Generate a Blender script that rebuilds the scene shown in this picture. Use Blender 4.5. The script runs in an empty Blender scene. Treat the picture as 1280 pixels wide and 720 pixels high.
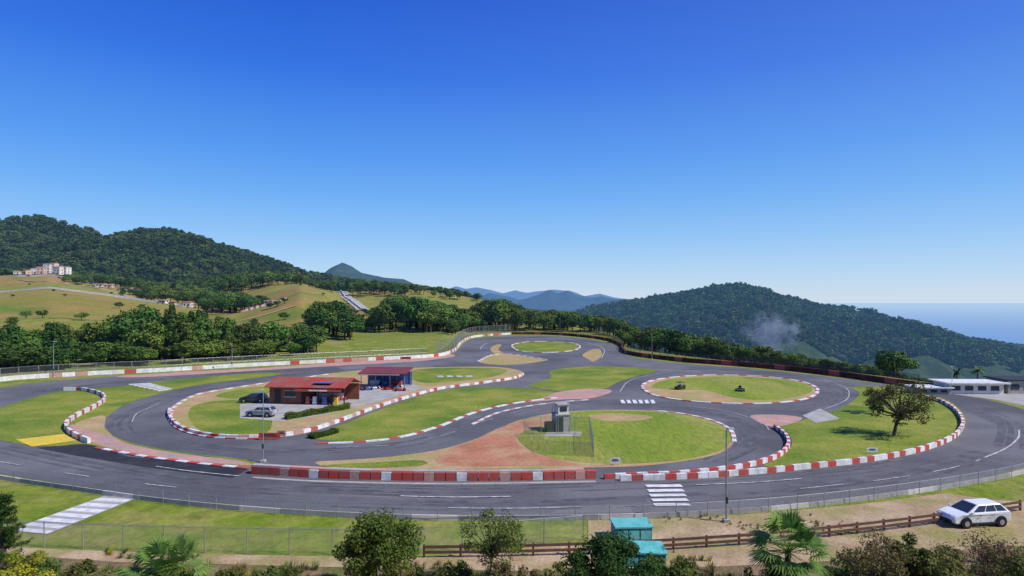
import bpy, math, random, bmesh
import numpy as np
from mathutils import Vector
random.seed(7); rng=np.random.default_rng(7)
F=800.0; CH=14.0; HY=378.0
SC=bpy.context.scene
# ---------------------------------------------------------------- survey helpers
def G(px,py,z=0.0):
    D=(CH-z)*F/(py-HY)
    return Vector(((px-640)/F*D,D,z))
def P(px,D,z=0.0): return Vector(((px-640)/F*D,D,z))
def catmull(pts,closed=True,n=6):
    out=[];N=len(pts)
    rngi=range(N if closed else N-1)
    for i in rngi:
        if closed: p0,p1,p2,p3=[pts[(i+k-1)%N] for k in range(4)]
        else:
            p0=pts[max(i-1,0)];p1=pts[i];p2=pts[i+1];p3=pts[min(i+2,N-1)]
        for k in range(n):
            t=k/n
            out.append(tuple(0.5*((2*b)+(-a+c)*t+(2*a-5*b+4*c-d)*t*t+(-a+3*b-3*c+d)*t**3) for a,b,c,d in zip(p0,p1,p2,p3)))
    if not closed: out.append(tuple(pts[-1]))
    return out
def hsh(x,y):
    v=np.sin(x*127.1+y*311.7)*43758.5453
    return v-np.floor(v)
def vn(x,y):
    x=np.asarray(x,float);y=np.asarray(y,float)
    xi=np.floor(x);yi=np.floor(y);fx=x-xi;fy=y-yi
    fx=fx*fx*(3-2*fx);fy=fy*fy*(3-2*fy)
    return (hsh(xi,yi)*(1-fx)+hsh(xi+1,yi)*fx)*(1-fy)+(hsh(xi,yi+1)*(1-fx)+hsh(xi+1,yi+1)*fx)*fy
def fbm(x,y,o=4):
    s=0;a=.5
    for i in range(o):
        s=s+a*vn(x*2**i+i*17.3,y*2**i+i*5.1);a*=.5
    return s-.47
# ---------------------------------------------------------------- materials
HAZE=(0.19,0.36,0.70)
def c4(c): return (c[0],c[1],c[2],1)
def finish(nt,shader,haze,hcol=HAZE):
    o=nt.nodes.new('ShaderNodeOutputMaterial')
    if haze:  # aerial haze painted into the material: glowing haze colour grows with distance
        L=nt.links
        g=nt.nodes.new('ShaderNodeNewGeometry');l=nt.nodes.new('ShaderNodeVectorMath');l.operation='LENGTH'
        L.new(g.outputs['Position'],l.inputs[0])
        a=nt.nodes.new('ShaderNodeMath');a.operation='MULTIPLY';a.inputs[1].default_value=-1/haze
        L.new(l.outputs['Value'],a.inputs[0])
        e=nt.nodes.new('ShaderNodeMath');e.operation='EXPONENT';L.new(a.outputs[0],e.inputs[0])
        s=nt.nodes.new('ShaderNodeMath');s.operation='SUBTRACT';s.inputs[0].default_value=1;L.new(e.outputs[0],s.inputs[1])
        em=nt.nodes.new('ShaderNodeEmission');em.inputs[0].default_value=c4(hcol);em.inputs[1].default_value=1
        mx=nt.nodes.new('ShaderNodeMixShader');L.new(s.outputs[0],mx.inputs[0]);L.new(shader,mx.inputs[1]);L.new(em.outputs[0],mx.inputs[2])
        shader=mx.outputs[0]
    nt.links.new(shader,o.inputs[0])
def mixc(nt,fac,a,b,mode='MIX'):
    m=nt.nodes.new('ShaderNodeMix');m.data_type='RGBA';m.blend_type=mode
    if hasattr(fac,'is_linked'): nt.links.new(fac,m.inputs[0])
    else: m.inputs[0].default_value=fac
    for v,i in ((a,6),(b,7)):
        if isinstance(v,tuple): m.inputs[i].default_value=c4(v)
        else: nt.links.new(v,m.inputs[i])
    return m.outputs[2]
def noise(nt,vec,scale,det=4,lo=.4,hi=.6,rough=.6):
    n=nt.nodes.new('ShaderNodeTexNoise');n.inputs['Scale'].default_value=scale;n.inputs['Detail'].default_value=det;n.inputs['Roughness'].default_value=rough
    nt.links.new(vec,n.inputs['Vector'])
    r=nt.nodes.new('ShaderNodeMapRange');r.inputs[1].default_value=lo;r.inputs[2].default_value=hi
    nt.links.new(n.outputs[0],r.inputs[0]);return r.outputs[0]
def M(name,c1,c2=None,s=1.0,c3=None,s3=.08,fine=0,fs=12,rough=.9,bump=0,bs=8,haze=None,metal=0,spec=.2,transl=0,objrand=0,stretch=None,hcol=HAZE):
    m=bpy.data.materials.new(name);m.use_nodes=True;nt=m.node_tree;nt.nodes.clear()
    g=nt.nodes.new('ShaderNodeNewGeometry');vec=g.outputs['Position']
    if stretch:
        mp=nt.nodes.new('ShaderNodeMapping');mp.inputs['Scale'].default_value=stretch;nt.links.new(vec,mp.inputs[0]);vec=mp.outputs[0]
    if c2: col=mixc(nt,noise(nt,vec,s),tuple(c1),tuple(c2))
    else:
        col=mixc(nt,noise(nt,vec,s,lo=.3,hi=.7),tuple(c1),tuple(x*.85 for x in c1))
    if c3: col=mixc(nt,noise(nt,vec,s3,5,.45,.62),col,tuple(c3))
    if fine:
        f=noise(nt,vec,fs,3,.3,.7)
        col=mixc(nt,f,mixc(nt,fine,col,(0.0,0.0,0.0)),col)
    if objrand:
        oi=nt.nodes.new('ShaderNodeObjectInfo')
        hv=nt.nodes.new('ShaderNodeHueSaturation')
        r=nt.nodes.new('ShaderNodeMapRange');r.inputs[3].default_value=1-objrand;r.inputs[4].default_value=1+objrand*1.2
        nt.links.new(oi.outputs['Random'],r.inputs[0]);nt.links.new(r.outputs[0],hv.inputs['Value'])
        r2=nt.nodes.new('ShaderNodeMapRange');r2.inputs[3].default_value=.475;r2.inputs[4].default_value=.525
        fr=nt.nodes.new('ShaderNodeMath');fr.operation='FRACT';mu=nt.nodes.new('ShaderNodeMath');mu.operation='MULTIPLY';mu.inputs[1].default_value=7.31
        nt.links.new(oi.outputs['Random'],mu.inputs[0]);nt.links.new(mu.outputs[0],fr.inputs[0]);nt.links.new(fr.outputs[0],r2.inputs[0]);nt.links.new(r2.outputs[0],hv.inputs['Hue'])
        nt.links.new(col,hv.inputs['Color']);col=hv.outputs[0]
    b=nt.nodes.new('ShaderNodeBsdfPrincipled');nt.links.new(col,b.inputs['Base Color'])
    b.inputs['Roughness'].default_value=rough;b.inputs['Metallic'].default_value=metal;b.inputs['Specular IOR Level'].default_value=spec
    if bump:
        bp=nt.nodes.new('ShaderNodeBump');bp.inputs['Strength'].default_value=1;bp.inputs['Distance'].default_value=bump
        nn=nt.nodes.new('ShaderNodeTexNoise');nn.inputs['Scale'].default_value=bs;nn.inputs['Detail'].default_value=4
        nt.links.new(vec,nn.inputs['Vector']);nt.links.new(nn.outputs[0],bp.inputs['Height']);nt.links.new(bp.outputs[0],b.inputs['Normal'])
    sh=b.outputs[0]
    if transl:
        t=nt.nodes.new('ShaderNodeBsdfTranslucent');nt.links.new(col,t.inputs[0])
        mx=nt.nodes.new('ShaderNodeMixShader');mx.inputs[0].default_value=transl
        nt.links.new(sh,mx.inputs[1]);nt.links.new(t.outputs[0],mx.inputs[2]);sh=mx.outputs[0]
    finish(nt,sh,haze,hcol);return m
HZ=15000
ASPH=M('asphalt',(.140,.140,.148),(.18,.178,.185),.12,c3=(.10,.10,.107),s3=.05,fine=.3,fs=5,bump=.004,bs=30,rough=.85)
ASPHD=M('asphalt_new',(.03,.03,.033),(.045,.045,.048),.4,fine=.2,fs=9,rough=.8)
ASPHP=M('asphalt_patch_mix',(.115,.115,.12),(.14,.138,.142),.4,fine=.25,fs=6,rough=.85)
ASPHL=M('asphalt_faded',(.20,.197,.195),(.165,.163,.165),.3,fine=.25,fs=6,rough=.85)
SKID=M('asphalt_worn',(.085,.085,.09),(.14,.14,.148),.5,fine=.2,fs=9,rough=.8)
GRASS=M('grass',(.21,.28,.025),(.33,.33,.055),.22,c3=(.13,.22,.018),s3=.09,fine=.45,fs=3,bump=.05,bs=6)
GRASSG=M('grass_mown',(.18,.27,.02),(.27,.33,.035),.12,c3=(.37,.35,.08),s3=.08,fine=.4,fs=3,bump=.04,bs=6,stretch=(1,.25,1))
EARTH=M('earth',(.54,.37,.20),(.44,.28,.14),.3,c3=(.36,.34,.10),s3=.14,fine=.3,fs=3,bump=.04,bs=5)
REDE=M('red_earth',(.50,.21,.12),(.42,.18,.10),.3,c3=(.52,.33,.18),s3=.18,fine=.3,fs=3,bump=.03,bs=5)
DIRT=M('dirt',(.54,.40,.25),(.40,.28,.16),.35,c3=(.32,.28,.10),s3=.25,fine=.35,fs=4,bump=.05,bs=4)
SOIL=M('soil',(.30,.19,.11),(.19,.14,.07),.8,c3=(.15,.16,.04),s3=.4,fine=.4,fs=6,bump=.1,bs=4)
PINK=M('pink_paint',(.62,.34,.28),(.52,.29,.24),.5,c3=(.42,.30,.26),s3=.4,fine=.3,fs=4)
YEL=M('yellow_paint',(.78,.58,.05),(.66,.50,.08),.8,fine=.3,fs=5)
CONC=M('concrete',(.45,.43,.40),(.36,.35,.33),.5,fine=.25,fs=5,bump=.005,bs=10)
WHITE=M('white_paint',(.80,.80,.79),(.62,.61,.59),1.5,fine=.2,fs=8,rough=.6)
LINE=M('line_paint',(.70,.70,.69),(.36,.36,.36),1.8,fine=.3,fs=9,rough=.7)
RED=M('red_paint',(.56,.075,.055),(.42,.12,.10),1.5,fine=.25,fs=8,rough=.6)
MAROON=M('maroon_fence',(.10,.03,.03),(.05,.03,.03),.8,c3=(.25,.06,.05),s3=.5,fine=.2)
STEEL=M('galvanised_steel',(.40,.41,.42),rough=.45,metal=.6,spec=.4)
DARKM=M('dark_metal',(.04,.04,.045),rough=.6)
RUST=M('rusty_rail',(.16,.075,.06),(.11,.06,.05),2,fine=.2,rough=.7)
BARK=M('bark',(.10,.07,.045),(.15,.11,.08),3,fine=.3,fs=20,bump=.02,bs=20)
RUBBER=M('rubber',(.02,.02,.02),rough=.8)
GLASS=M('dark_glass',(.03,.04,.05),rough=.08,spec=.6)
CARW=M('car_paint_white',(.78,.79,.80),rough=.25,spec=.5)
CARS=M('car_paint_silver',(.35,.36,.38),rough=.25,spec=.5)
CARD=M('car_paint_dark',(.03,.035,.05),rough=.2,spec=.5)
CARR=M('car_paint_red',(.5,.03,.03),rough=.25,spec=.5)
CARB=M('car_paint_blue',(.05,.14,.4),rough=.25,spec=.5)
LIGHTR=M('tail_light',(.45,.02,.02),rough=.3)
LIGHTW=M('head_light',(.75,.78,.8),rough=.15,spec=.6)
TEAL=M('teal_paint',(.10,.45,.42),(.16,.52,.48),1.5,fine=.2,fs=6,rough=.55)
TEALD=M('teal_dark_panel',(.06,.29,.29),(.09,.33,.32),1.5,fine=.2,fs=6,rough=.55)  # darker teal for the cabinet body
ROOFR=M('red_roof',(.45,.07,.05),(.33,.08,.06),.8,c3=(.30,.14,.10),s3=.6,fine=.25,fs=4,rough=.7)
ROOFD=M('dark_red_roof',(.24,.05,.055),(.17,.05,.06),.8,fine=.2,fs=4,rough=.7)
BROWN=M('brown_wall',(.28,.11,.07),(.22,.09,.06),.8,fine=.25,fs=4)
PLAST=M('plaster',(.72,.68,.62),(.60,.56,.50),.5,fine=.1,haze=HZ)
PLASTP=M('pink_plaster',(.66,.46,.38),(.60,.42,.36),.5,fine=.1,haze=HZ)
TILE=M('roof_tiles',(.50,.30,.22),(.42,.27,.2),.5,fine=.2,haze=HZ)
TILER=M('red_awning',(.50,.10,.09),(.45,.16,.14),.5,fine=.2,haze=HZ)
WIN=M('window',(.05,.06,.07),rough=.2)
def foliage(name,a,b,c,tr=.25,haze=None,orand=.25,s=.6,hcol=HAZE):
    return M(name,a,b,s,c3=c,s3=s*.35,rough=.7,transl=tr,haze=haze,objrand=orand,spec=.15,hcol=hcol)
LEAF=foliage('foliage',(.04,.075,.015),(.08,.13,.02),(.10,.13,.025))
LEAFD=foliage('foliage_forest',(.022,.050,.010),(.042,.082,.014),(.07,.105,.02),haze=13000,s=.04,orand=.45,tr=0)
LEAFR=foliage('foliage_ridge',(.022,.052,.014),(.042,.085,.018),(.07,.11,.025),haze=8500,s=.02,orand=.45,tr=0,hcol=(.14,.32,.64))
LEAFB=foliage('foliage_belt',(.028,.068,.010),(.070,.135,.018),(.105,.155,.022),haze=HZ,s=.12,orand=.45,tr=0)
LEAFO=foliage('foliage_olive',(.11,.15,.03),(.17,.19,.05),(.08,.12,.025))
LEAFN=foliage('foliage_dark',(.025,.055,.012),(.05,.095,.018),(.07,.11,.02))
LEAFY=foliage('foliage_bright',(.045,.10,.014),(.09,.165,.025),(.12,.17,.03))
DRY=foliage('foliage_dry',(.30,.20,.10),(.20,.14,.07),(.17,.16,.05))
YFLW=foliage('foliage_yellow',(.45,.36,.03),(.25,.25,.03),(.12,.17,.02))
PALM=foliage('palm_leaf',(.10,.21,.035),(.16,.28,.06),(.22,.32,.08),orand=0)
# ---------------------------------------------------------------- mesh builder
class MB:
    def __init__(s): s.v=[];s.f=[];s.m=[];s.mats=[]
    def mi(s,mat):
        if mat not in s.mats: s.mats.append(mat)
        return s.mats.index(mat)
    def add(s,vs,fs,mat):
        o=len(s.v);s.v.extend([tuple(v) for v in vs]);k=s.mi(mat)
        for f in fs: s.f.append(tuple(o+i for i in f));s.m.append(k)
    def box(s,c,size,mat,rz=0,taper=1.0):
        x,y,z=[a/2 for a in size];ca,sa=math.cos(rz),math.sin(rz);vs=[]
        for dz in (-1,1):
            t=taper if dz>0 else 1
            for dx,dy in ((-1,-1),(1,-1),(1,1),(-1,1)):
                a=dx*x*t;b=dy*y*t
                vs.append((c[0]+a*ca-b*sa,c[1]+a*sa+b*ca,c[2]+dz*z))
        s.add(vs,[(3,2,1,0),(4,5,6,7),(0,1,5,4),(1,2,6,5),(2,3,7,6),(3,0,4,7)],mat)
    def cyl(s,p0,p1,r0,r1,mat,n=8,caps=True):
        p0=Vector(p0);p1=Vector(p1);d=(p1-p0)
        if d.length<1e-6:return
        d.normalize();a=d.orthogonal().normalized();b=d.cross(a);vs=[]
        for p,r in ((p0,r0),(p1,r1)):
            for i in range(n):
                t=2*math.pi*i/n;vs.append(p+a*(math.cos(t)*r)+b*(math.sin(t)*r))
        fs=[(i,(i+1)%n,n+(i+1)%n,n+i) for i in range(n)]
        if caps: fs+=[tuple(range(n))[::-1],tuple(range(n,2*n))]
        s.add(vs,fs,mat)
    def leaves(s,c,nrm,size,mat,asp=.6):
        N=len(c);nrm=nrm/np.linalg.norm(nrm,axis=1,keepdims=True)
        r=rng.normal(size=(N,3));t=np.cross(nrm,r);t/=np.linalg.norm(t,axis=1,keepdims=True);b=np.cross(nrm,t)
        sz=(size*rng.uniform(.6,1.3,N))[:,None]
        v=np.stack([c-t*sz,c-b*sz*asp+nrm*sz*.2,c+t*sz,c+b*sz*asp+nrm*sz*.2],1).reshape(-1,3)
        o=len(s.v);s.v.extend(map(tuple,v.tolist()));k=s.mi(mat)
        s.f.extend([(o+4*i,o+4*i+1,o+4*i+2,o+4*i+3) for i in range(N)]);s.m.extend([k]*N)
    def obj(s,name,loc=(0,0,0),rz=0,link=True,smooth=False,bevel=0,scale=1):
        me=bpy.data.meshes.new(name);me.from_pydata(s.v,[],s.f)
        for m in s.mats: me.materials.append(m)
        me.polygons.foreach_set('material_index',s.m)
        if smooth: me.polygons.foreach_set('use_smooth',[True]*len(s.f))
        me.update();ob=bpy.data.objects.new(name,me);ob.location=loc;ob.rotation_euler=(0,0,rz);ob.scale=(scale,)*3
        if link: SC.collection.objects.link(ob)
        if bevel:
            b=ob.modifiers.new('bevel','BEVEL');b.width=bevel;b.segments=2;b.limit_method='ANGLE'
        return ob
# ---------------------------------------------------------------- terrain
def itp(px,tab):
    xs=[a for a,b in tab];ys=[b for a,b in tab];return np.interp(px,xs,ys)
PY1=[(-900,520),(-300,492),(0,472),(200,460),(400,449),(555,441),(572,425),(590,417),(700,416),(765,422),(785,437),(900,450),(1000,459),(1100,470),(1200,484),(1280,492),(1400,500),(1800,520)]
PY3=[(-300,366),(0,364),(60,362),(130,370),(200,380),(260,390),(300,388),(340,376),(375,363),(405,368),(430,388),(470,392),(500,390),(540,390),(600,392),(650,394),(700,396),(760,405)]
PY4=[(-300,346),(0,345),(60,343),(100,350),(200,362),(260,362),(300,357),(340,350),(380,354),(400,360),(430,364),(480,361),(520,360),(560,366),(600,372),(640,380),(700,390),(760,400)]
def knots(px):
    px=np.asarray(px,float)
    D1=CH*F/(itp(px,PY1)-HY);D2=D1*1.2+15
    right=np.clip((px-720)/140,0,1)
    z1=np.zeros_like(px);z2=1.0*(1-right)-6*right
    D3=np.full_like(px,430.);D4=np.full_like(px,650.)
    z3=(CH-(itp(px,PY3)-HY)/F*430)*(1-right)-52*right
    z4=(CH-(itp(px,PY4)-HY)/F*650)*(1-right)-95*right
    z5=z4-12-10*right;z6=np.full_like(px,-90.)-50*right;z7=np.full_like(px,-320.)
    return np.stack([D1,D2,D3,D4,D4*0+850,D4*0+1500,D4*0+4000]),np.stack([z1,z2,z3,z4,z5,z6,z7])
def gz(px,D):
    px=np.atleast_1d(np.asarray(px,float));D=np.atleast_1d(np.asarray(D,float))
    KD,KZ=knots(px);z=np.zeros_like(D)
    for k in range(6):
        a,b=KD[k],KD[k+1];m=(D>=a)&(D<b) if k<5 else (D>=a)
        t=np.clip((D-a)/(b-a),0,1);ts=t*t*(3-2*t);tt=.5*t+.5*ts
        z=np.where(m,KZ[k]*(1-tt)+KZ[k+1]*tt,z)
    x=(px-640)/F*D
    amp=np.clip((D-KD[1])/120,0,1)
    z=z+amp*(fbm(x/70,D/70)*7+fbm(x/18,D/18)*1.2)
    z=np.where(D<20,12.2*(1-np.clip(D,0,20)/20),z)
    return z
pxs=np.concatenate([np.linspace(-2600,-350,40),np.linspace(-330,1610,389),np.linspace(1640,3900,40)])
KD,KZ=knots(pxs)
R=[]
for d in (0.5,4,8,12,16,20,24,30,40): R.append(np.full_like(pxs,d))
n0=8
for i in range(1,n0+1): R.append(40+(KD[0]-40)*i/n0)
def seg(a,b,n):
    for i in range(1,n+1): R.append(a+(b-a)*i/n)
seg(KD[0],KD[1],8);seg(KD[1],KD[2],60);seg(KD[2],KD[3],50);seg(KD[3],KD[4],14);seg(KD[4],KD[5],10);seg(KD[5],KD[6],4)
R=np.array(R);PX=np.tile(pxs,(len(R),1))
Z=gz(PX.ravel(),R.ravel()).reshape(R.shape)
X=(PX-640)/F*R
V=np.stack([X,R,Z],2).reshape(-1,3)
nr,nc=R.shape
I=np.arange(nr*nc).reshape(nr,nc)
FA=np.stack([I[:-1,:-1],I[:-1,1:],I[1:,1:],I[1:,:-1]],2).reshape(-1,4)
def npmesh(name,V,FA,mat,smooth=True):
    me=bpy.data.meshes.new(name);me.from_pydata(V.tolist(),[],FA.tolist());me.materials.append(mat)
    if smooth: me.polygons.foreach_set('use_smooth',[True]*len(me.polygons))
    me.update();ob=bpy.data.objects.new(name,me);SC.collection.objects.link(ob);return ob
def ground_mat():
    m=bpy.data.materials.new('ground_cover');m.use_nodes=True;nt=m.node_tree;nt.nodes.clear()
    g=nt.nodes.new('ShaderNodeNewGeometry');vec=g.outputs['Position']
    at=nt.nodes.new('ShaderNodeAttribute');at.attribute_name='cover'
    base=mixc(nt,noise(nt,vec,.3),(.18,.26,.022),(.27,.31,.045))
    base=mixc(nt,noise(nt,vec,.13,5,.47,.64),base,(.36,.31,.10))
    sp=nt.nodes.new('ShaderNodeSeparateColor');nt.links.new(at.outputs['Color'],sp.inputs[0])
    tan=mixc(nt,noise(nt,vec,.04,5),(.40,.26,.085),(.27,.25,.045))
    grn=mixc(nt,noise(nt,vec,.07),(.10,.21,.022),(.18,.26,.03))
    frs=mixc(nt,noise(nt,vec,.1),(.045,.07,.02),(.07,.09,.025))
    c=mixc(nt,sp.outputs[0],base,tan);c=mixc(nt,sp.outputs[1],c,grn);c=mixc(nt,sp.outputs[2],c,frs)
    f=noise(nt,vec,.8,6,.3,.7,.75);c=mixc(nt,f,mixc(nt,.5,c,(0.,0.,0.)),c)
    b=nt.nodes.new('ShaderNodeBsdfPrincipled');nt.links.new(c,b.inputs['Base Color']);b.inputs['Roughness'].default_value=.95;b.inputs['Specular IOR Level'].default_value=.1
    bp=nt.nodes.new('ShaderNodeBump');bp.inputs['Distance'].default_value=.12;nn=nt.nodes.new('ShaderNodeTexNoise');nn.inputs['Scale'].default_value=2.5;nn.inputs['Detail'].default_value=5
    nt.links.new(vec,nn.inputs['Vector']);nt.links.new(nn.outputs[0],bp.inputs['Height']);nt.links.new(bp.outputs[0],b.inputs['Normal'])
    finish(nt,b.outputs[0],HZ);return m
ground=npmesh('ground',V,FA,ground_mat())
cov=np.zeros((nr*nc,4),np.float32);cov[:,3]=1
pxf=PX.ravel();Df=R.ravel();K1=np.tile(KD[1],(nr,1)).ravel();xf=V[:,0]
mead=np.clip((Df-K1)/20,0,1)
n1=fbm(xf/60,Df/60,3)
cov[:,0]=mead*np.clip(.95+n1*3,0,1)
gm=((pxf>380)&(pxf<580)&(Df<330))|((pxf<330)&(Df<215))
cov[:,1]=np.where(gm,mead*np.clip(.8+n1*2,0,1),mead*np.clip(n1*6-.5,0,1))
fr=np.clip((pxf-590)/40,0,1)*mead
fr=np.maximum(fr,np.clip((Df-640)/40,0,1))
cov[:,2]=fr
ca=ground.data.color_attributes.new('cover','FLOAT_COLOR','POINT');ca.data.foreach_set('color',cov.ravel())
# sea
sm=bpy.data.materials.new('sea_water');sm.use_nodes=True;nt=sm.node_tree;nt.nodes.clear()
b=nt.nodes.new('ShaderNodeBsdfPrincipled');b.inputs['Base Color'].default_value=(.03,.15,.36,1);b.inputs['Roughness'].default_value=.35
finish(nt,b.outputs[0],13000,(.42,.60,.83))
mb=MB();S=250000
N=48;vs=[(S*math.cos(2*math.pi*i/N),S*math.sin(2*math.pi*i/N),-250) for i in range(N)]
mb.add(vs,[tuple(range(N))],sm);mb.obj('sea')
# ---------------------------------------------------------------- hills
def hill(name,sky,D,front,back,zf,mat,amp=1.0,wl=120.,nu=260,nt_=70,sharp=1.3,zb=None):
    xs0=sky[0][0];xs1=sky[-1][0];zb=zf if zb is None else zb
    def hz(x,y):
        px=640+F*x/D
        zt=CH-(itp(px,sky)-HY)/F*D
        t=(y-D)/np.where(y<D,front,back);a=np.clip(np.abs(t),0,1)
        foot=np.where(y<D,zf,zb)
        prof=1-a**sharp
        rav=fbm(x/wl,y/(wl*2.2),4)
        z=foot+(zt-foot)*prof+rav*amp*(a*(1-a)*4)*(zt-foot)*.55
        z+=fbm(x/(wl*.2),y/(wl*.2),3)*amp*wl*.04
        return z
    X0=(xs0-640)/F*D;X1=(xs1-640)/F*D
    xx=np.linspace(X0,X1,nu);yy=np.concatenate([np.linspace(D-front,D,nt_),np.linspace(D,D+back,nt_//2)[1:]])
    XX,YY=np.meshgrid(xx,yy);ZZ=hz(XX,YY)
    V=np.stack([XX,YY,ZZ],2).reshape(-1,3);r,c=XX.shape;I=np.arange(r*c).reshape(r,c)
    FA=np.stack([I[:-1,:-1],I[:-1,1:],I[1:,1:],I[1:,:-1]],2).reshape(-1,4)
    npmesh(name,V,FA,mat);return hz,(X0,X1,D-front,D+back)
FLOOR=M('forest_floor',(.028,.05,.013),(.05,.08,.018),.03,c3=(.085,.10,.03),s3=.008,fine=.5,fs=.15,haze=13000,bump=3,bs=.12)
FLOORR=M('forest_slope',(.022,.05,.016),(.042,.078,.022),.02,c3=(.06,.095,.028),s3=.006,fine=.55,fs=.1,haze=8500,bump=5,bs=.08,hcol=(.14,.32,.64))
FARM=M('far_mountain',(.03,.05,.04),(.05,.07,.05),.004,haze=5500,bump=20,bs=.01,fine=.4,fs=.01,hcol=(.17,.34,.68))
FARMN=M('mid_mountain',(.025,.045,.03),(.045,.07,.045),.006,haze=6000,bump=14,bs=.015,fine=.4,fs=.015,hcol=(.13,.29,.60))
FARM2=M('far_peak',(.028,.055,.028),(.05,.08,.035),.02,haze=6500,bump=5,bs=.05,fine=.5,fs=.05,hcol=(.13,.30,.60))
skyL=[(-700,300),(-300,290),(-100,286),(0,278),(45,276),(80,283),(110,291),(138,302),(165,296),(190,291),(215,293),(250,303),(290,316),(330,328),(360,337),(400,349),(450,358),(520,366),(600,380)]
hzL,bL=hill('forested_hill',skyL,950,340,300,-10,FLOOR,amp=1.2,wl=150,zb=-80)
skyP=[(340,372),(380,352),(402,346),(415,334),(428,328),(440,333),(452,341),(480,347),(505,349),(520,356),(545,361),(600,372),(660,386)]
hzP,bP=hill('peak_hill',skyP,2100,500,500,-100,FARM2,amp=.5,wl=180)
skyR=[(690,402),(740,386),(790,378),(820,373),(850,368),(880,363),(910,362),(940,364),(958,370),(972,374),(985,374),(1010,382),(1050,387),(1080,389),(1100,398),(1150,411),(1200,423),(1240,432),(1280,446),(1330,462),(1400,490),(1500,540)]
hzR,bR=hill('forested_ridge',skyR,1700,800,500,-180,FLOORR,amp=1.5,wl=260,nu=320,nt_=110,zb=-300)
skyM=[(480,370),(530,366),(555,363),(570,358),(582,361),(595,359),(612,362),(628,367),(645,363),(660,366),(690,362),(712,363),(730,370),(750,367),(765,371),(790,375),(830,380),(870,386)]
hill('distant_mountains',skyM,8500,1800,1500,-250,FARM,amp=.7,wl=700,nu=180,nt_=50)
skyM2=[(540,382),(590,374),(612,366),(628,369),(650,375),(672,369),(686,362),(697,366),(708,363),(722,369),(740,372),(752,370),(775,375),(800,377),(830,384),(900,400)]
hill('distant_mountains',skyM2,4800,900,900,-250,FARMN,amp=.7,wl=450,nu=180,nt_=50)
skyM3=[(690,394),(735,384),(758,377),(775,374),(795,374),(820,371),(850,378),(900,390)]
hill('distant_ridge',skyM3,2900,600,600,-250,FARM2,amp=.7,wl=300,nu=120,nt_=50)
# ---------------------------------------------------------------- tree prototypes
def tree_mb(h=10,rad=3.2,rz=3.2,cz=6.3,ncl=14,nl=90,ls=.42,tr=.25,leaf=None,limbs=6,clr=(1.2,1.8),bark=BARK,lean=(0,0),inner=.35):
    mb=MB();leaf=leaf or LEAF
    base=cz-rz*.55
    top=Vector((lean[0],lean[1],base))
    mid=Vector((lean[0]*.4+rng.uniform(-.1,.1),lean[1]*.4,base*.5))
    mb.cyl((0,0,-.3),mid,tr,tr*.8,bark,7);mb.cyl(mid,top,tr*.8,tr*.6,bark,7)
    cs=[]
    for i in range(ncl):
        while True:
            p=rng.uniform(-1,1,3)
            l=np.linalg.norm(p)
            if inner<l<1: break
        p=p*np.array([rad*.78,rad*.78,rz*.78]);cs.append(p+np.array([lean[0],lean[1],cz]))
    for i,c in enumerate(cs):
        if i<limbs:
            q=top.lerp(Vector(c),.5)+Vector((rng.uniform(-.1,.1)*rad*.5,rng.uniform(-.1,.1)*rad*.5,-.15*rz*.3))
            mb.cyl(top,q,tr*.5,tr*.3,bark,5,False);mb.cyl(q,c,tr*.3,tr*.1,bark,5,False)
        r=rng.uniform(*clr)
        d=rng.normal(size=(nl,3));d/=np.linalg.norm(d,axis=1,keepdims=True)
        rr=r*rng.uniform(.55,1.12,nl)[:,None];pos=c+d*rr*np.array([1,1,.8])
        mb.leaves(pos,d+rng.normal(size=(nl,3))*.45+np.array([0,0,.25]),ls,leaf)
    return mb
def protos(name,fn,n):
    col=bpy.data.collections.new(name)
    for i in range(n):
        o=fn().obj(name+'_variant',link=False);col.objects.link(o)
    return col
belt=protos('belt_tree',lambda:tree_mb(leaf=LEAFB,ncl=int(rng.integers(11,17)),rad=rng.uniform(2.7,3.9),nl=80,ls=.38,rz=rng.uniform(2.9,3.5)),6)
far=protos('forest_tree',lambda:tree_mb(leaf=LEAFD,ncl=8,nl=26,ls=.95,limbs=0,rad=rng.uniform(3,4),cz=5.6,rz=3.8,clr=(1.5,2.2)),4)
farR=protos('ridge_tree',lambda:tree_mb(leaf=LEAFR,ncl=7,nl=18,ls=1.25,limbs=0,rad=rng.uniform(3,4),cz=5.6,rz=3.8,clr=(1.5,2.2)),4)
def conifer():
    mb=MB();mb.cyl((0,0,-.3),(0,0,9.6),.22,.03,BARK,6)
    for k in range(16):
        z=1.2+k*.54;r=2.1*(1-z/10.4)+.15;n=int(26+60*(1-z/10))
        a=rng.uniform(0,2*math.pi,n);q=np.sqrt(rng.uniform(.1,1,n))*r
        pos=np.stack([np.cos(a)*q,np.sin(a)*q,z-q*.35+rng.uniform(-.2,.2,n)],1)
        mb.leaves(pos,np.stack([np.cos(a),np.sin(a),np.full(n,.9)],1)+rng.normal(size=(n,3))*.3,.36,LEAFB)
    return mb
con=protos('belt_conifer',conifer,2)
def grassy(mat=None,n=60):
    mb=MB()
    for i in range(n):
        a=rng.uniform(0,6.28);r=rng.uniform(0,.4);h=rng.uniform(.4,1.0);l=rng.uniform(.1,.5)
        b=Vector((math.cos(a)*r,math.sin(a)*r,0));t=b+Vector((math.cos(a)*l,math.sin(a)*l,h));w=Vector((-math.sin(a),math.cos(a),0))*.02
        m=b.lerp(t,.55)+Vector((0,0,h*.15))
        mb.add([b-w,b+w,m+w,m-w,t],[(0,1,2,3),(3,2,4)],mat)
    return mb
_k=[0]
def gt():
    _k[0]+=1;return grassy([LEAFO,DRY,LEAFY,YFLW,LEAFO,DRY][_k[0]%6])
tuft=protos('grass_tuft',gt,6)
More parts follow.
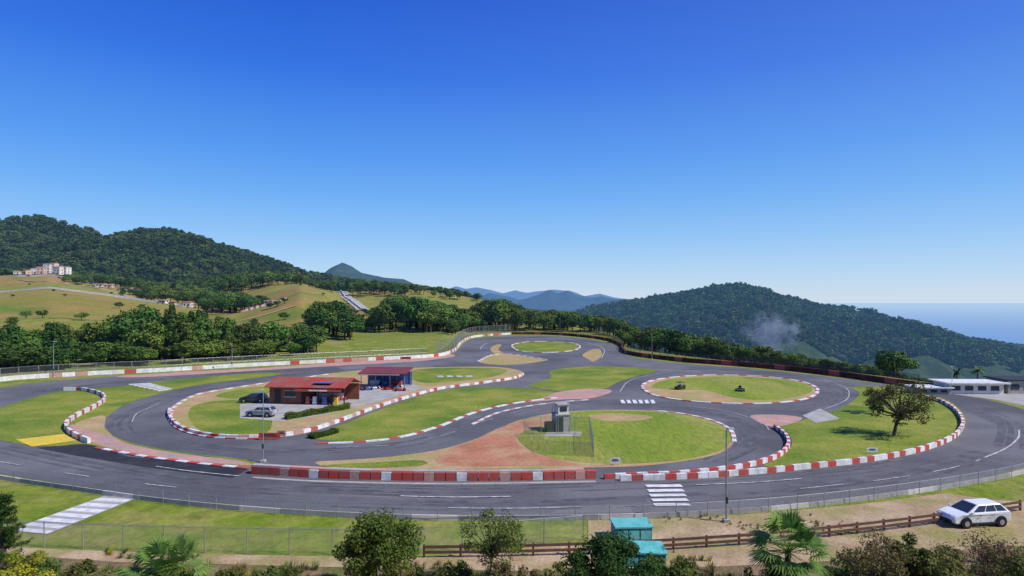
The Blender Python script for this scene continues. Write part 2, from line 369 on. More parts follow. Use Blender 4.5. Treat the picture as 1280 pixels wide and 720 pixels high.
def lowshrub():
    _k[0]+=1
    return tree_mb(rad=.75,rz=.6,cz=.55,ncl=9,nl=70,ls=.07,tr=.03,leaf=[LEAF,LEAFO,DRY,LEAFY,LEAFO][_k[0]%5],limbs=9,clr=(.2,.34))
shrubs=protos('low_shrub',lowshrub,5)
def scatter(name,pts,scl,col):
    pts=np.asarray(pts,float);N=len(pts)
    me=bpy.data.meshes.new(name);me.from_pydata(pts.tolist(),[],[])
    a=me.attributes.new('scl','FLOAT_VECTOR','POINT');a.data.foreach_set('vector',np.asarray(scl,np.float32).ravel())
    rot=np.zeros((N,3),np.float32);rot[:,2]=rng.uniform(0,6.28,N)
    a=me.attributes.new('rot','FLOAT_VECTOR','POINT');a.data.foreach_set('vector',rot.ravel())
    ob=bpy.data.objects.new(name,me);SC.collection.objects.link(ob)
    ng=bpy.data.node_groups.new(name+'_gn','GeometryNodeTree')
    ng.interface.new_socket(name='Geometry',in_out='INPUT',socket_type='NodeSocketGeometry')
    ng.interface.new_socket(name='Geometry',in_out='OUTPUT',socket_type='NodeSocketGeometry')
    gi=ng.nodes.new('NodeGroupInput');go=ng.nodes.new('NodeGroupOutput');ip=ng.nodes.new('GeometryNodeInstanceOnPoints')
    ci=ng.nodes.new('GeometryNodeCollectionInfo');ci.inputs['Collection'].default_value=col;ci.inputs['Separate Children'].default_value=True;ci.inputs['Reset Children'].default_value=True
    na=ng.nodes.new('GeometryNodeInputNamedAttribute');na.data_type='FLOAT_VECTOR';na.inputs['Name'].default_value='scl'
    nb=ng.nodes.new('GeometryNodeInputNamedAttribute');nb.data_type='FLOAT_VECTOR';nb.inputs['Name'].default_value='rot'
    L=ng.links;L.new(gi.outputs[0],ip.inputs['Points']);L.new(ci.outputs[0],ip.inputs['Instance']);ip.inputs['Pick Instance'].default_value=True
    L.new(na.outputs['Attribute'],ip.inputs['Scale']);L.new(nb.outputs['Attribute'],ip.inputs['Rotation'])
    L.new(ip.outputs[0],go.inputs[0])
    md=ob.modifiers.new('scatter','NODES');md.node_group=ng;return ob
def hill_trees(name,hz,b,n,smin,smax,dfrac,col,excl=None):
    x=rng.uniform(b[0],b[1],n);y=rng.uniform(b[2],b[3]*dfrac+b[2]*(1-dfrac),n);z=hz(x,y)-1
    s=smin+(smax-smin)*rng.uniform(0,1,n)**1.6;m=np.ones(n,bool)
    if excl is not None: m=excl(x,y)
    scatter(name,np.stack([x,y,z],1)[m],np.stack([s*1.2,s*1.2,s],1)[m],col)
hill_trees('forest',hzL,(bL[0]+500,bL[1],bL[2],bL[3]),12500,.55,1.4,.62,far)
hill_trees('forest',hzR,(bR[0],bR[1]-150,bR[2]+250,bR[3]),16000,.8,1.8,.68,farR,excl=lambda x,y:(fbm(x/90,y/90,3)>-.24))
HROAD=[(428,645),(433,560),(440,500),(449,465),(460,435),(474,405)]
def road_px(D): return np.interp(D,[p[1] for p in HROAD][::-1],[p[0] for p in HROAD][::-1])
# tree belts behind the circuit
def band(name,p0,p1,d0,d1,top,n,col,jit=.25,wid=1.0,minh=3.,maxh=16.,clear=None):
    px=rng.uniform(p0,p1,n);t=rng.uniform(0,1,n)
    D=np.array([itp(p,d0)+(itp(p,d1)-itp(p,d0))*q for p,q in zip(px,t)])
    z=gz(px,D);zt=CH-(itp(px,top)-HY)/F*D
    h=np.clip((zt-z)*(1-jit*rng.uniform(0,1,n)),minh,maxh);x=(px-640)/F*D
    m=~((D>330)&(D<660)&(np.abs(px-road_px(D)+2)<9))
    if clear is not None: m&=fbm(x/25,D/25,2)>clear
    s=h/10*1.03
    scatter(name,np.stack([x,D,z-.2],1)[m],np.stack([s*wid*(.7+.3/s.clip(.5)),s*wid*(.7+.3/s.clip(.5)),s],1)[m],col)
band('tree_line',-120,400,[(0,128),(200,148),(400,172)],[(0,150),(200,178),(400,195)],[(-100,400),(0,394),(40,402),(80,396),(110,398),(150,386),(175,378),(205,376),(235,384),(265,388),(300,402),(350,397),(400,405)],130,belt,.45,1.0)
band('tree_line',-120,400,[(0,124),(200,142),(400,165)],[(0,136),(200,160),(400,185)],[(-100,425),(0,424),(200,420),(400,425)],110,belt,.4,1.4,2.)
band('conifer_stand',150,300,[(0,140),(300,160)],[(0,165),(300,185)],[(150,388),(205,375),(240,382),(300,398)],24,con,.25,1.0)
band('tree_line',388,440,[(0,215)],[(0,265)],[(388,382),(400,375),(425,374),(432,388),(440,395)],36,belt,.2,1.3)
band('tree_line',435,600,[(435,265),(480,262),(560,262),(600,300)],[(435,400),(600,400)],[(435,391),(462,394),(476,376),(490,366),(520,369),(560,378),(600,388)],270,belt,.45,1.15)
band('tree_line',560,790,[(560,245),(590,305),(700,305),(765,275),(790,240)],[(560,300),(600,360),(700,370),(790,300)],[(560,400),(590,380),(605,368),(625,370),(640,374),(660,386),(700,384),(740,390),(790,398)],200,belt,.45,1.1)
band('tree_line',780,1130,[(780,215),(800,195),(900,163),(1000,146),(1130,124)],[(780,260),(900,205),(1000,175),(1130,150)],[(780,400),(820,406),(870,413),(900,421),(950,430),(1000,440),(1050,450),(1100,456),(1130,464)],240,belt,.45,1.1,1.5,12)
band('tree_line',1100,1330,[(1100,150),(1330,130)],[(1100,210),(1330,190)],[(1100,462),(1200,478),(1330,486)],80,belt,.3,1.2,1.0,9)
band('hillside_trees',80,400,[(0,560)],[(0,680)],[(80,345),(130,340),(200,352),(260,345),(300,338),(330,334),(370,340),(400,352)],420,belt,.4,1.15,4,15)
band('hillside_trees',-80,110,[(0,665)],[(0,740)],[(-80,330),(0,332),(110,338)],90,belt,.4,1.1,4,13)
band('hillside_trees',255,335,[(0,370)],[(0,460)],[(255,368),(300,362),(335,370)],80,belt,.4,1.2,4,13)
band('hillside_trees',150,290,[(0,430)],[(0,560)],[(150,362),(240,352),(290,362)],90,belt,.4,1.2,4,13)
band('hillside_trees',400,600,[(0,560)],[(0,700)],[(400,350),(440,345),(500,352),(560,358),(600,366)],230,belt,.4,1.1,4,15)
band('meadow_shrubs',-100,430,[(0,205)],[(0,560)],[(-100,370),(430,370)],130,belt,.0,1.4,1.8,3.6,-.05)
# ---------------------------------------------------------------- flat sheets
def sheet(name,pts,z,mat,smooth=True,n=6):
    q=catmull(pts,True,n) if smooth else pts
    mb=MB();vs=[G(a,b,0) for a,b in q];vs=[(v.x,v.y,z) for v in vs]
    if sum((vs[i][0]*vs[(i+1)%len(vs)][1]-vs[(i+1)%len(vs)][0]*vs[i][1]) for i in range(len(vs)))<0: vs=vs[::-1]
    mb.add(vs,[tuple(range(len(vs)))],mat);return mb.obj(name)
OUT=[(-190,540),(-90,574),(0,592),(100,608),(200,622),(300,633),(400,640),(500,644),(600,646),(700,645),(800,643),(900,638),(1000,630),(1100,618),(1200,603),(1260,590),(1310,574),(1338,552),(1320,530),(1280,512),(1225,498),(1150,487),(1100,480),(1050,473),(1000,467),(950,462),(900,458),(850,454),(805,449),(780,443),(772,434),(752,427),(720,422),(680,420),(640,420),(600,422),(582,427),(574,435),(562,443),(520,449),(450,454),(400,457),(350,460),(250,465),(150,470),(50,478),(0,485),(-90,499),(-180,515)]
sheet('race_track',OUT,.02,ASPH)
def patch(name,pts,lvl,mat,**k): return sheet(name,pts,.04+.006*lvl,mat,**k)
# resurfaced areas in the track
sheet('asphalt_patch',[(1000,616),(1120,601),(1135,606),(1010,622)],.0235,ASPHP,smooth=False)
sheet('asphalt_patch',[(330,606),(470,612),(465,618),(322,612)],.0235,ASPHP,smooth=False)
sheet('asphalt_patch',[(820,461),(880,463),(872,466),(815,464)],.0235,ASPHL,smooth=False)
sheet('asphalt_patch',[(690,642),(790,640),(788,632),(695,634)],.0235,ASPHL,smooth=False)
sheet('asphalt_patch',[(420,459),(520,455),(545,458),(430,462)],.0235,ASPHL,smooth=False)
sheet('asphalt_patch',[(1225,512),(1262,528),(1248,532),(1212,516)],.0235,ASPHP,smooth=False)
AB=[(-40,527),(-15,515),(15,505),(50,495),(85,488),(140,484),(200,477),(270,470),(330,466),(352,468),(300,475),(240,483),(190,495),(155,507),(137,519),(131,527),(135,540),(158,552),(215,564),(300,574),(318,578),(311,584),(240,579),(170,570),(110,556),(70,558),(30,556),(-5,549),(-35,540)]
patch('infield_grass',AB,0,GRASS)
patch('painted_runoff',[(88,532),(120,534),(135,543),(160,555),(215,566),(300,577),(310,582),(240,577),(170,568),(125,557),(105,548)],1,PINK)
patch('verge_dirt',[(100,527),(130,520),(131,535),(140,545),(118,540),(95,533)],2,EARTH)
patch('yellow_runoff',[(20,550),(80,543),(97,551),(40,559)],2.5,YEL,smooth=False)
patch('asphalt_repair',[(45,560),(110,555),(160,571),(312,586),(290,598),(180,584),(90,569)],-1.5,ASPHD,smooth=False)
Hh=[(395,578),(440,575),(500,570),(560,560),(605,545),(645,527),(690,517),(740,513),(800,513),(850,517),(893,527),(914,539),(918,552),(900,567),(855,577),(800,583),(740,585),(600,587),(480,587),(415,585)]
patch('infield_earth',Hh,0,EARTH)
patch('infield_grass',[(735,514),(800,514.5),(850,518),(890,528),(911,540),(914,552),(897,565),(852,575),(790,580),(735,579),(690,573),(662,562),(648,550),(655,540),(690,530),(700,520)],1,GRASSG)
patch('red_gravel',[(590,552),(625,535),(665,524),(690,524),(694,530),(660,538),(645,550),(660,564),(700,576),(720,582),(640,583),(570,583),(545,577),(560,563)],2,REDE)
patch('worn_turf',[(400,583),(440,580),(480,578),(520,576),(535,579),(520,583),(460,585.5)],3,GRASS)
patch('worn_turf',[(735,520),(770,517),(815,521),(800,526),(760,527)],2.6,EARTH)
patch('infield_grass',[(392,549),(440,552),(490,548),(540,537),(580,520),(625,506),(690,497),(700,492),(668,487),(630,484),(585,484),(545,490),(510,500),(470,514),(430,530),(400,541)],0.3,GRASS)
PAD=[(212,522),(218,506),(245,494),(290,485),(340,478),(390,470),(440,464),(480,461),(560,459),(620,459),(648,463),(655,469),(640,475),(600,480),(550,487),(505,499),(460,514),(410,532),(370,543),(330,549),(270,548),(230,540)]
patch('paddock_ground',PAD,0.6,EARTH)
patch('paddock_grass',[(235,518),(250,505),(300,500),(335,506),(340,530),(330,542),(290,544),(250,538)],1.2,GRASS)
patch('paddock_grass',[(270,495),(300,487),(335,484),(332,494),(300,499)],1.8,GRASS)
patch('paddock_grass',[(515,463),(560,460),(610,460),(634,463),(620,470),(580,476),(535,479),(512,473)],1.2,GRASS)
patch('paddock_yard',[(330,503),(440,497),(445,484),(515,480),(530,485),(470,503),(400,520),(352,527),(300,523),(300,506)],2.4,CONC,smooth=False)
patch('infield_grass',[(690,463),(740,458),(800,460),(820,464),(790,472),(768,480),(756,486),(715,490),(680,487),(660,482),(688,473)],.1,GRASS)
patch('painted_runoff',[(700,490),(738,486),(765,489),(740,498),(700,500),(660,503),(680,497)],1,PINK)
isl=[(803,484),(815,476),(850,471),(900,469),(955,471),(1000,477),(1022,487),(1010,498),(970,504),(920,505),(865,502),(820,495)]
patch('round_infield',isl,0,EARTH)
patch('round_grass',[(815,484),(830,476),(870,472),(920,471),(970,474),(1005,480),(1016,487),(1003,495),(965,500),(920,498),(880,488),(845,488)],1,GRASSG)
Gg=[(1066,484),(1100,483),(1140,489),(1178,498),(1200,512),(1207,530),(1192,548),(1150,562),(1080,574),(1000,582),(955,583),(975,572),(990,556),(985,542),(975,533),(1005,525),(1045,513),(1068,500),(1074,491)]
patch('infield_grass',Gg,0,GRASS)
patch('painted_runoff',[(938,520),(975,519),(1003,523),(985,531),(960,533)],1,PINK)
patch('concrete_apron',[(1003,520),(1025,511),(1050,524),(1020,529)],2,CONC,smooth=False)
patch('infield_grass',[(640,432),(655,428),(685,427),(715,429),(725,434),(712,439),(680,441),(650,439)],.2,GRASS)
patch('infield_earth',[(598,452),(615,444),(640,443),(665,447),(685,450),(655,455),(620,456)],0,EARTH)
patch('infield_earth',[(618,442),(613,436),(620,431),(627,431),(623,437),(629,442)],.6,EARTH)
patch('infield_earth',[(728,444),(740,437),(750,437),(752,445),(742,452),(735,449)],0,EARTH)
patch('verge_dirt',[(150,470),(250,464),(330,460),(430,453),(520,448),(560,443),(566,446),(520,452),(430,457),(330,463),(250,468),(170,472)],.4,PINK)
# foreground ground zones
sheet('dirt_yard',[(735,651),(800,650),(900,646),(1000,638),(1100,628),(1180,617),(1240,625),(1340,632),(1400,700),(1200,760),(735,760)],.03,DIRT,smooth=False)
sheet('dirt_path',[(-80,678),(0,684),(200,692),(400,696),(540,696),(735,678),(735,760),(-80,760)],.025,DIRT,smooth=False)
sheet('soil_bank',[(-200,708),(200,705),(400,709),(700,714),(1000,704),(1150,692),(1300,682),(1500,680),(1700,900),(-600,900)],.036,SOIL)
sheet('footpath',[(10,664),(130,620),(174,622),(60,668)],.03,CONC,smooth=False)
for i in range(7):
    t=i/7;a=(12+(132-12)*t,663-(663-620.5)*t);b=(58+(172-58)*t,668-(668-622)*t)
    t2=t+.085;c=(12+(132-12)*t2,663-(663-620.5)*t2);d=(58+(172-58)*t2,668-(668-622)*t2)
    sheet('footpath_marking',[a,b,d,c],.036,WHITE,smooth=False)
# ---------------------------------------------------------------- strips
def resample(pts,step):
    out=[pts[0]];acc=0
    for a,b in zip(pts[:-1],pts[1:]):
        L=(b-a).length
        if L<1e-9: continue
        pos=step-acc
        while pos<=L:
            out.append(a.lerp(b,pos/L));pos+=step
        acc=(acc+L)%step
    return out
def wpath(pts,closed=False,n=8):
    q=catmull(pts,closed,n)
    if closed:q.append(q[0])
    return [G(a,b) for a,b in q]
def line(name,pts,w,z=.075,mat=None,smooth=True,dash=None,shift=0):
    mat=mat or LINE
    p=wpath(pts) if smooth else [G(a,b) for a,b in pts]
    p=resample(p,1.0);mb=MB();nn=[]
    for i in range(len(p)):
        d=(p[min(i+1,len(p)-1)]-p[max(i-1,0)]).normalized();nn.append(Vector((-d.y,d.x,0)))
    p=[a+n*shift for a,n in zip(p,nn)]
    for i in range(len(p)-1):
        if dash and (i%(dash[0]+dash[1]))>=dash[0]: continue
        a,b=p[i],p[i+1];na,nb=nn[i]*w/2,nn[i+1]*w/2
        mb.add([(v.x,v.y,z) for v in (a-na,a+na,b+nb,b-nb)],[(0,3,2,1)],mat)
    if mb.v: mb.obj(name)
def barrier(name,pts,h,w,step,mats,z0=0.02,closed=False,gap=.02,jit=0,rnd=False):
    p=resample(wpath(pts,closed),step);mb=MB()
    for i,(a,b) in enumerate(zip(p[:-1],p[1:])):
        d=b-a;L=d.length;rz=math.atan2(d.y,d.x)+random.uniform(-jit,jit);c=(a+b)/2
        mt=random.choice(mats) if rnd else mats[i%len(mats)]
        mb.box((c.x,c.y,z0+h/2),(L-gap,w,h),mt,rz,1)
    return mb.obj(name)
RW=[RED,WHITE]
barrier('kerb',[(215,512),(213,524),(228,538),(265,547),(325,549)],.12,.6,1.2,RW)
barrier('safety_barrier',[(213,512),(212,522),(228,537),(270,547),(325,548),(372,543),(412,532),(460,514),(505,499),(550,487),(600,480),(640,474),(655,468)],.38,.35,1.1,[RED,WHITE,WHITE,PINK,WHITE],jit=.02)
barrier('kerb',[(395,555),(450,553),(500,547),(550,533),(590,517),(640,505),(700,497)],.1,.5,1.2,[RED,WHITE,WHITE])
barrier('kerb',[(215,511),(245,494),(300,484),(360,475),(410,468)],.1,.5,1.6,[WHITE,PINK])
barrier('safety_barrier',[(80,488.5),(105,489),(127,495),(130,502),(115,512),(92,524),(82,535),(92,546),(112,555)],.55,.3,1.0,[WHITE,WHITE,RED],jit=.02)
barrier('kerb',[(120,560),(180,571),(250,580),(312,586)],.08,.5,1.3,RW)
barrier('tyre_wall',[(316,592),(400,597),(480,599.5),(560,600.5),(650,600),(750,597.5)],.62,.5,.85,[RED,RED,RED,PINK,RED,RED,WHITE],gap=.06,jit=.02)
barrier('tyre_wall_cap',[(316,591.3),(400,596.3),(480,598.8),(560,599.8),(650,599.3),(750,596.8)],.1,.56,3.4,[CONC,PINK],z0=.65,gap=.03)
barrier('kerb',[(316,598),(400,603),(560,606),(750,603)],.08,.4,1.3,[CONC])
barrier('safety_barrier',[(775,601),(850,599),(930,594),(1000,587),(1080,578),(1140,567),(1185,552),(1203,535),(1198,518),(1180,505),(1155,497)],.45,.3,.9,[WHITE,RED,WHITE,WHITE,RED],jit=.02)
barrier('safety_barrier',[(755,599),(800,597),(860,594),(925,586),(968,574),(985,560),(982,546),(968,535)],.4,.3,.9,[RED,WHITE],jit=.02)
barrier('kerb',[(918,553),(914,539),(893,527),(850,517),(800,512.5)],.08,.45,1.2,[WHITE,PINK])
barrier('kerb',isl,.1,.5,1.4,[WHITE,RED,WHITE],closed=True)
barrier('kerb',[(640,432),(655,428),(685,427),(715,429),(725,434),(712,439),(680,441),(650,439)],.12,.6,2.5,[WHITE,WHITE,RED],closed=True)
barrier('kerb',[(598,452),(615,444),(640,443),(665,447),(685,450)],.12,.6,2.,[WHITE,PINK])
barrier('kerb',[(735,500),(700,503),(660,508),(620,517),(590,531)],.06,.4,1.2,[WHITE,PINK])
barrier('perimeter_wall',[(-180,507),(-90,493),(0,477),(100,470),(200,465),(300,459),(400,454),(480,450),(545,446),(568,439),(576,430),(592,422),(640,418)],.8,.3,2.0,[WHITE,WHITE,RED,WHITE,PINK,PLAST],rnd=True)
barrier('perimeter_wall',[(640,418),(700,419),(755,425),(776,433),(785,443),(850,452),(900,456),(950,460),(1000,465),(1050,471),(1100,478),(1150,485),(1200,490)],1.0,.3,2.5,[MAROON,MAROON,MAROON,MAROON,RED])
barrier('guard_rail',[(-80,583),(0,599),(100,614),(200,628),(300,638),(400,644.5),(500,649),(600,650.5),(700,650),(800,648),(900,643),(1000,635),(1100,623),(1200,608),(1280,592),(1330,575)],.32,.12,3,[CONC,CONC,CONC,PLAST],gap=.03,z0=.0)
# ---------------------------------------------------------------- fences
def linkmat(name,col,s=.1,w=.14):
    m=bpy.data.materials.new(name);m.use_nodes=True;nt=m.node_tree;nt.nodes.clear();L=nt.links
    uv=nt.nodes.new('ShaderNodeUVMap');uv.uv_map='UVMap';sp=nt.nodes.new('ShaderNodeSeparateXYZ');L.new(uv.outputs[0],sp.inputs[0])
    outs=[]
    for op in ('ADD','SUBTRACT'):
        a=nt.nodes.new('ShaderNodeMath');a.operation=op;L.new(sp.outputs[0],a.inputs[0]);L.new(sp.outputs[1],a.inputs[1])
        b=nt.nodes.new('ShaderNodeMath');b.operation='DIVIDE';b.inputs[1].default_value=s;L.new(a.outputs[0],b.inputs[0])
        c=nt.nodes.new('ShaderNodeMath');c.operation='FRACT';L.new(b.outputs[0],c.inputs[0])
        d=nt.nodes.new('ShaderNodeMath');d.operation='LESS_THAN';d.inputs[1].default_value=w;L.new(c.outputs[0],d.inputs[0]);outs.append(d)
    mx=nt.nodes.new('ShaderNodeMath');mx.operation='MAXIMUM';L.new(outs[0].outputs[0],mx.inputs[0]);L.new(outs[1].outputs[0],mx.inputs[1])
    t=nt.nodes.new('ShaderNodeBsdfTransparent');b=nt.nodes.new('ShaderNodeBsdfPrincipled');b.inputs['Base Color'].default_value=c4(col);b.inputs['Roughness'].default_value=.6
    ms=nt.nodes.new('ShaderNodeMixShader');L.new(mx.outputs[0],ms.inputs[0]);L.new(t.outputs[0],ms.inputs[1]);L.new(b.outputs[0],ms.inputs[2])
    finish(nt,ms.outputs[0],None);return m
LINK=linkmat('chain_link',(.34,.35,.35),.1,.09);LINKD=linkmat('chain_link_dark',(.10,.10,.10),.12,.14);LINKG=linkmat('green_mesh',(.10,.20,.10),.1,.12)
def fence(name,pts,h,step,post,link,rail=True,r=.035,z0=0,smooth=True,rails=(1.0,)):
    p=resample(wpath(pts) if smooth else [G(a,b) for a,b in pts],step);mb=MB()
    for a in p: mb.cyl((a.x,a.y,z0),(a.x+random.uniform(-.03,.03),a.y,z0+h+.05),r,r,post,6)
    if rail:
        for k in rails:
            for a,b in zip(p[:-1],p[1:]): mb.cyl((a.x,a.y,z0+h*k),(b.x,b.y,z0+h*k),r*.6,r*.6,post,5,False)
    root=mb.obj(name)
    if link:
        vs=[];fs=[];uv=[];u=0
        for a,b in zip(p[:-1],p[1:]):
            L=(b-a).length;o=len(vs)
            vs+=[(a.x,a.y,z0+.03),(b.x,b.y,z0+.03),(b.x,b.y,z0+h),(a.x,a.y,z0+h)];fs.append((o,o+1,o+2,o+3));uv+=[(u,0),(u+L,0),(u+L,h),(u,h)];u+=L
        me=bpy.data.meshes.new('mesh_panel');me.from_pydata(vs,[],fs);me.materials.append(link);l=me.uv_layers.new(name='UVMap')
        l.data.foreach_set('uv',[c for q in uv for c in q]);me.update();o=bpy.data.objects.new('mesh_panel',me);SC.collection.objects.link(o);o.parent=root
    return root
fence('trackside_fence',[(-80,585),(0,601),(100,616),(200,630),(300,640),(400,646.5),(500,651),(600,652.5),(700,652),(800,650),(900,645),(1000,637),(1100,625),(1200,610),(1280,594),(1330,577)],.95,2.2,STEEL,LINK,r=.025)
fence('chain_link_fence',[(-80,676),(0,682),(200,690),(400,694),(540,692),(640,683),(738,674)],1.45,2.4,STEEL,LINK,r=.028)
fence('perimeter_fence',[(-180,506),(-90,492),(0,476),(100,469),(200,464),(300,458),(400,453),(480,449),(545,445)],2.2,3.,STEEL,LINKD,r=.05,rails=(1.,.5))
fence('catch_fence',[(545,445),(568,438),(576,429),(592,421),(640,417)],4.,4.,STEEL,LINKD,r=.08,rails=(1.,.5))
fence('perimeter_fence',[(640,417),(700,418),(755,424),(776,432),(787,442),(850,451),(900,455),(950,459),(1000,464),(1050,470),(1100,477),(1150,484)],2.0,3.,DARKM,LINKD,r=.05)
fence('enclosure_fence',[(655,543),(737,544),(742,572)],1.9,1.8,STEEL,LINKG,r=.03,smooth=False)
fence('enclosure_fence',[(742,572),(680,568),(655,543)],1.3,2.2,STEEL,LINKG,r=.025,smooth=False)
p=resample(wpath([(530,697),(620,696),(700,694),(800,690),(850,687),(950,680),(1050,670),(1150,658),(1215,648),(1290,636)]),2.0);mb=MB()
for a in p: mb.box((a.x,a.y,.35),(.1,.12,.75),RUST)
for a,b in zip(p[:-1],p[1:]):
    d=b-a;rz=math.atan2(d.y,d.x);c=(a+b)/2
    for k,zc in enumerate((.32,.62)): mb.box((c.x,c.y-.08,zc),(d.length+.01,.05,.15),RUST,rz)
mb.obj('guard_rail')
# ---------------------------------------------------------------- markings
for i in range(5):
    t=i/4.;xa=803+10*t+3;ya=607+23.5*t
    sheet('crosswalk_stripe',[(xa,ya),(xa+44+0*t,ya-.6),(xa+48,ya+2.6),(xa+3,ya+3.2)],.075,WHITE,smooth=False)
line('lane_marking',[(500,621),(570,622.5),(645,621.5)],.18)
line('lane_marking',[(560,636),(650,636.5),(740,634)],.15)
line('lane_marking',[(870,607),(940,604),(1005,599)],.14)
line('lane_marking',[(1230,573),(1256,562),(1272,549),(1274,538)],.16)
line('lane_marking',[(300,596),(240,590),(190,583)],.14)
line('edge_line',[(0,578),(100,595),(200,608),(300,617)],.1,dash=(3,6))
line('edge_line',[(1000,612),(1100,601),(1180,588),(1230,574)],.1,dash=(4,3))
line('lane_marking',[(165,528),(172,517),(200,505)],.12)
line('lane_marking',[(860,508),(905,514),(950,527),(962,540)],.1)
line('lane_marking',[(420,560),(500,556),(560,543),(610,525),(660,512)],.1,dash=(5,4))
line('edge_line',[(775,490),(790,475),(840,465),(900,463)],.14)
line('edge_line',[(600,437),(610,429),(650,424),(700,424),(740,430),(755,437),(752,448)],.2)
line('edge_line',[(1030,475),(1058,486),(1058,500),(1030,512)],.12)
for i in range(6):
    x=775+i*7.5;sheet('grid_marking',[(x,500.5),(x+4.5,500.3),(x+7,504.6),(x+2.2,504.9)],.075,WHITE,smooth=False)
for i in range(7):
    t=i/7;sheet('grid_marking',[(160+42*t,480.6+9.5*t),(188+30*t,479.2+7.8*t),(190.5+30*t,480+7.8*t),(163+42*t,481.6+9.5*t)],.075,WHITE,smooth=False)
for i in range(4): sheet('grid_marking',[(545+12*i,470),(553+12*i,469.8),(555+12*i,471.6),(548+12*i,472)],.075,LINE,smooth=False)
for pts,w in (([(0,560),(120,585),(260,606),(400,616),(560,622)],.5),([(420,628),(600,633),(800,627),(1000,612),(1150,592),(1240,565)],.6),([(160,545),(150,530),(175,512),(240,492),(330,476)],.5),([(230,556),(320,566),(420,563),(520,553),(590,530),(660,510),(740,502)],.5),([(760,505),(830,508),(900,520),(940,538),(935,556),(890,578)],.5),([(1262,560),(1262,530),(1215,510),(1120,490),(1040,478)],.6),([(30,492),(150,478),(300,468),(420,461)],.7),([(785,486),(800,470),(880,462),(960,466),(1040,484),(1045,500),(990,516)],.5),([(380,608),(560,612),(760,608),(950,598),(1100,584),(1180,566)],.35)):
    for k,off in enumerate((-.9,.1,.9)):
        line('tyre_marks',pts,w*(.6+.3*k),z=.0275+.0025*k,mat=SKID,shift=off,dash=(17+5*k,3+2*k))
# ---------------------------------------------------------------- vehicles
def car(name,loc,rz,paint,scale=1.0):
    mb=MB();W=.87
    prof=[(-2.02,.28),(-2.14,.42),(-2.15,.62),(-2.04,.80),(-1.6,.90),(-1.1,.97),(2.0,1.0),(2.10,.85),(2.14,.62),(2.05,.28)]
    n=len(prof);yy=[W-(.10 if abs(x)>2.0 else 0) for x,z in prof]
    vs=[(x,-y,z) for (x,z),y in zip(prof,yy)]+[(x,y,z) for (x,z),y in zip(prof,yy)]
    mb.add(vs,[tuple(range(n)),tuple(range(2*n-1,n-1,-1))]+[(i,n+i,n+(i+1)%n,(i+1)%n) for i in range(n)],paint)
    b=[(-1.15,.96),(2.02,.99)];t=[(-.25,1.48),(1.45,1.50)]
    q=[(b[0][0],-.82,b[0][1]),(b[1][0],-.80,b[1][1]),(b[1][0],.80,b[1][1]),(b[0][0],.82,b[0][1]),(t[0][0],-.62,t[0][1]),(t[1][0],-.60,t[1][1]),(t[1][0],.60,t[1][1]),(t[0][0],.62,t[0][1])]
    mb.add(q,[(0,1,5,4),(2,3,7,6),(1,2,6,5),(3,0,4,7),(4,5,6,7)],paint)
    root=mb.obj(name,loc,rz,bevel=.07,scale=scale)
    d=MB()
    def pane(a,b_,c,e,u0,u1,v0,v1,mat):
        a,b_,c,e=[Vector(w) for w in (a,b_,c,e)];nn=(b_-a).cross(e-a).normalized()*.012
        f=lambda u,v:(a.lerp(b_,u)).lerp(e.lerp(c,u),v)+nn
        d.add([f(u0,v0),f(u1,v0),f(u1,v1),f(u0,v1)],[(0,1,2,3)],mat)
    for u0,u1 in ((.09,.37),(.395,.67),(.695,.93)): pane(q[0],q[1],q[5],q[4],u0,u1,.14,.84,GLASS)
    for u0,u1 in ((.07,.305),(.33,.605),(.63,.91)): pane(q[2],q[3],q[7],q[6],u0,u1,.14,.84,GLASS)
    pane(q[3],q[0],q[4],q[7],.06,.94,.06,.92,GLASS);pane(q[1],q[2],q[6],q[5],.08,.92,.12,.9,GLASS)
    for sx in (-1.32,1.30):
        for sy in (-1,1):
            d.cyl((sx,sy*.60,.35),(sx,sy*.878,.35),.385,.385,RUBBER,20)
            d.cyl((sx,sy*.62,.32),(sx,sy*.89,.32),.32,.32,RUBBER,20)
            d.cyl((sx,sy*.80,.32),(sx,sy*.905,.32),.20,.18,STEEL,12)
    for sy in (-1,1):
        d.box((-2.06,sy*.60,.68),(.14,.34,.13),LIGHTW);d.box((2.06,sy*.66,.84),(.12,.2,.22),LIGHTR)
        d.box((-.95,sy*.93,1.02),(.12,.16,.11),paint)
        for x in (-.35,.75): d.box((x,sy*.872,.64),(.015,.006,.58),DARKM)
        d.box((.55,sy*.875,.80),(.14,.02,.03),DARKM);d.box((-.25,sy*.875,.80),(.14,.02,.03),DARKM)
        d.box((0,sy*.86,.31),(1.9,.04,.08),DARKM)
    d.box((-2.14,0,.44),(.06,1.0,.14),DARKM);d.box((2.13,0,.60),(.04,.45,.1),WHITE)
    o=d.obj('trim_and_wheels');o.parent=root
    return root
cp=G(1217,655);car('parked_car',(cp.x,cp.y,.035),math.radians(8),CARW,.93)
q=G(317,503);car('parked_car',(q.x,q.y,.06),math.radians(5),CARD,.85)
q=G(327,521);car('parked_car',(q.x,q.y,.06),math.radians(-8),CARS,.85)
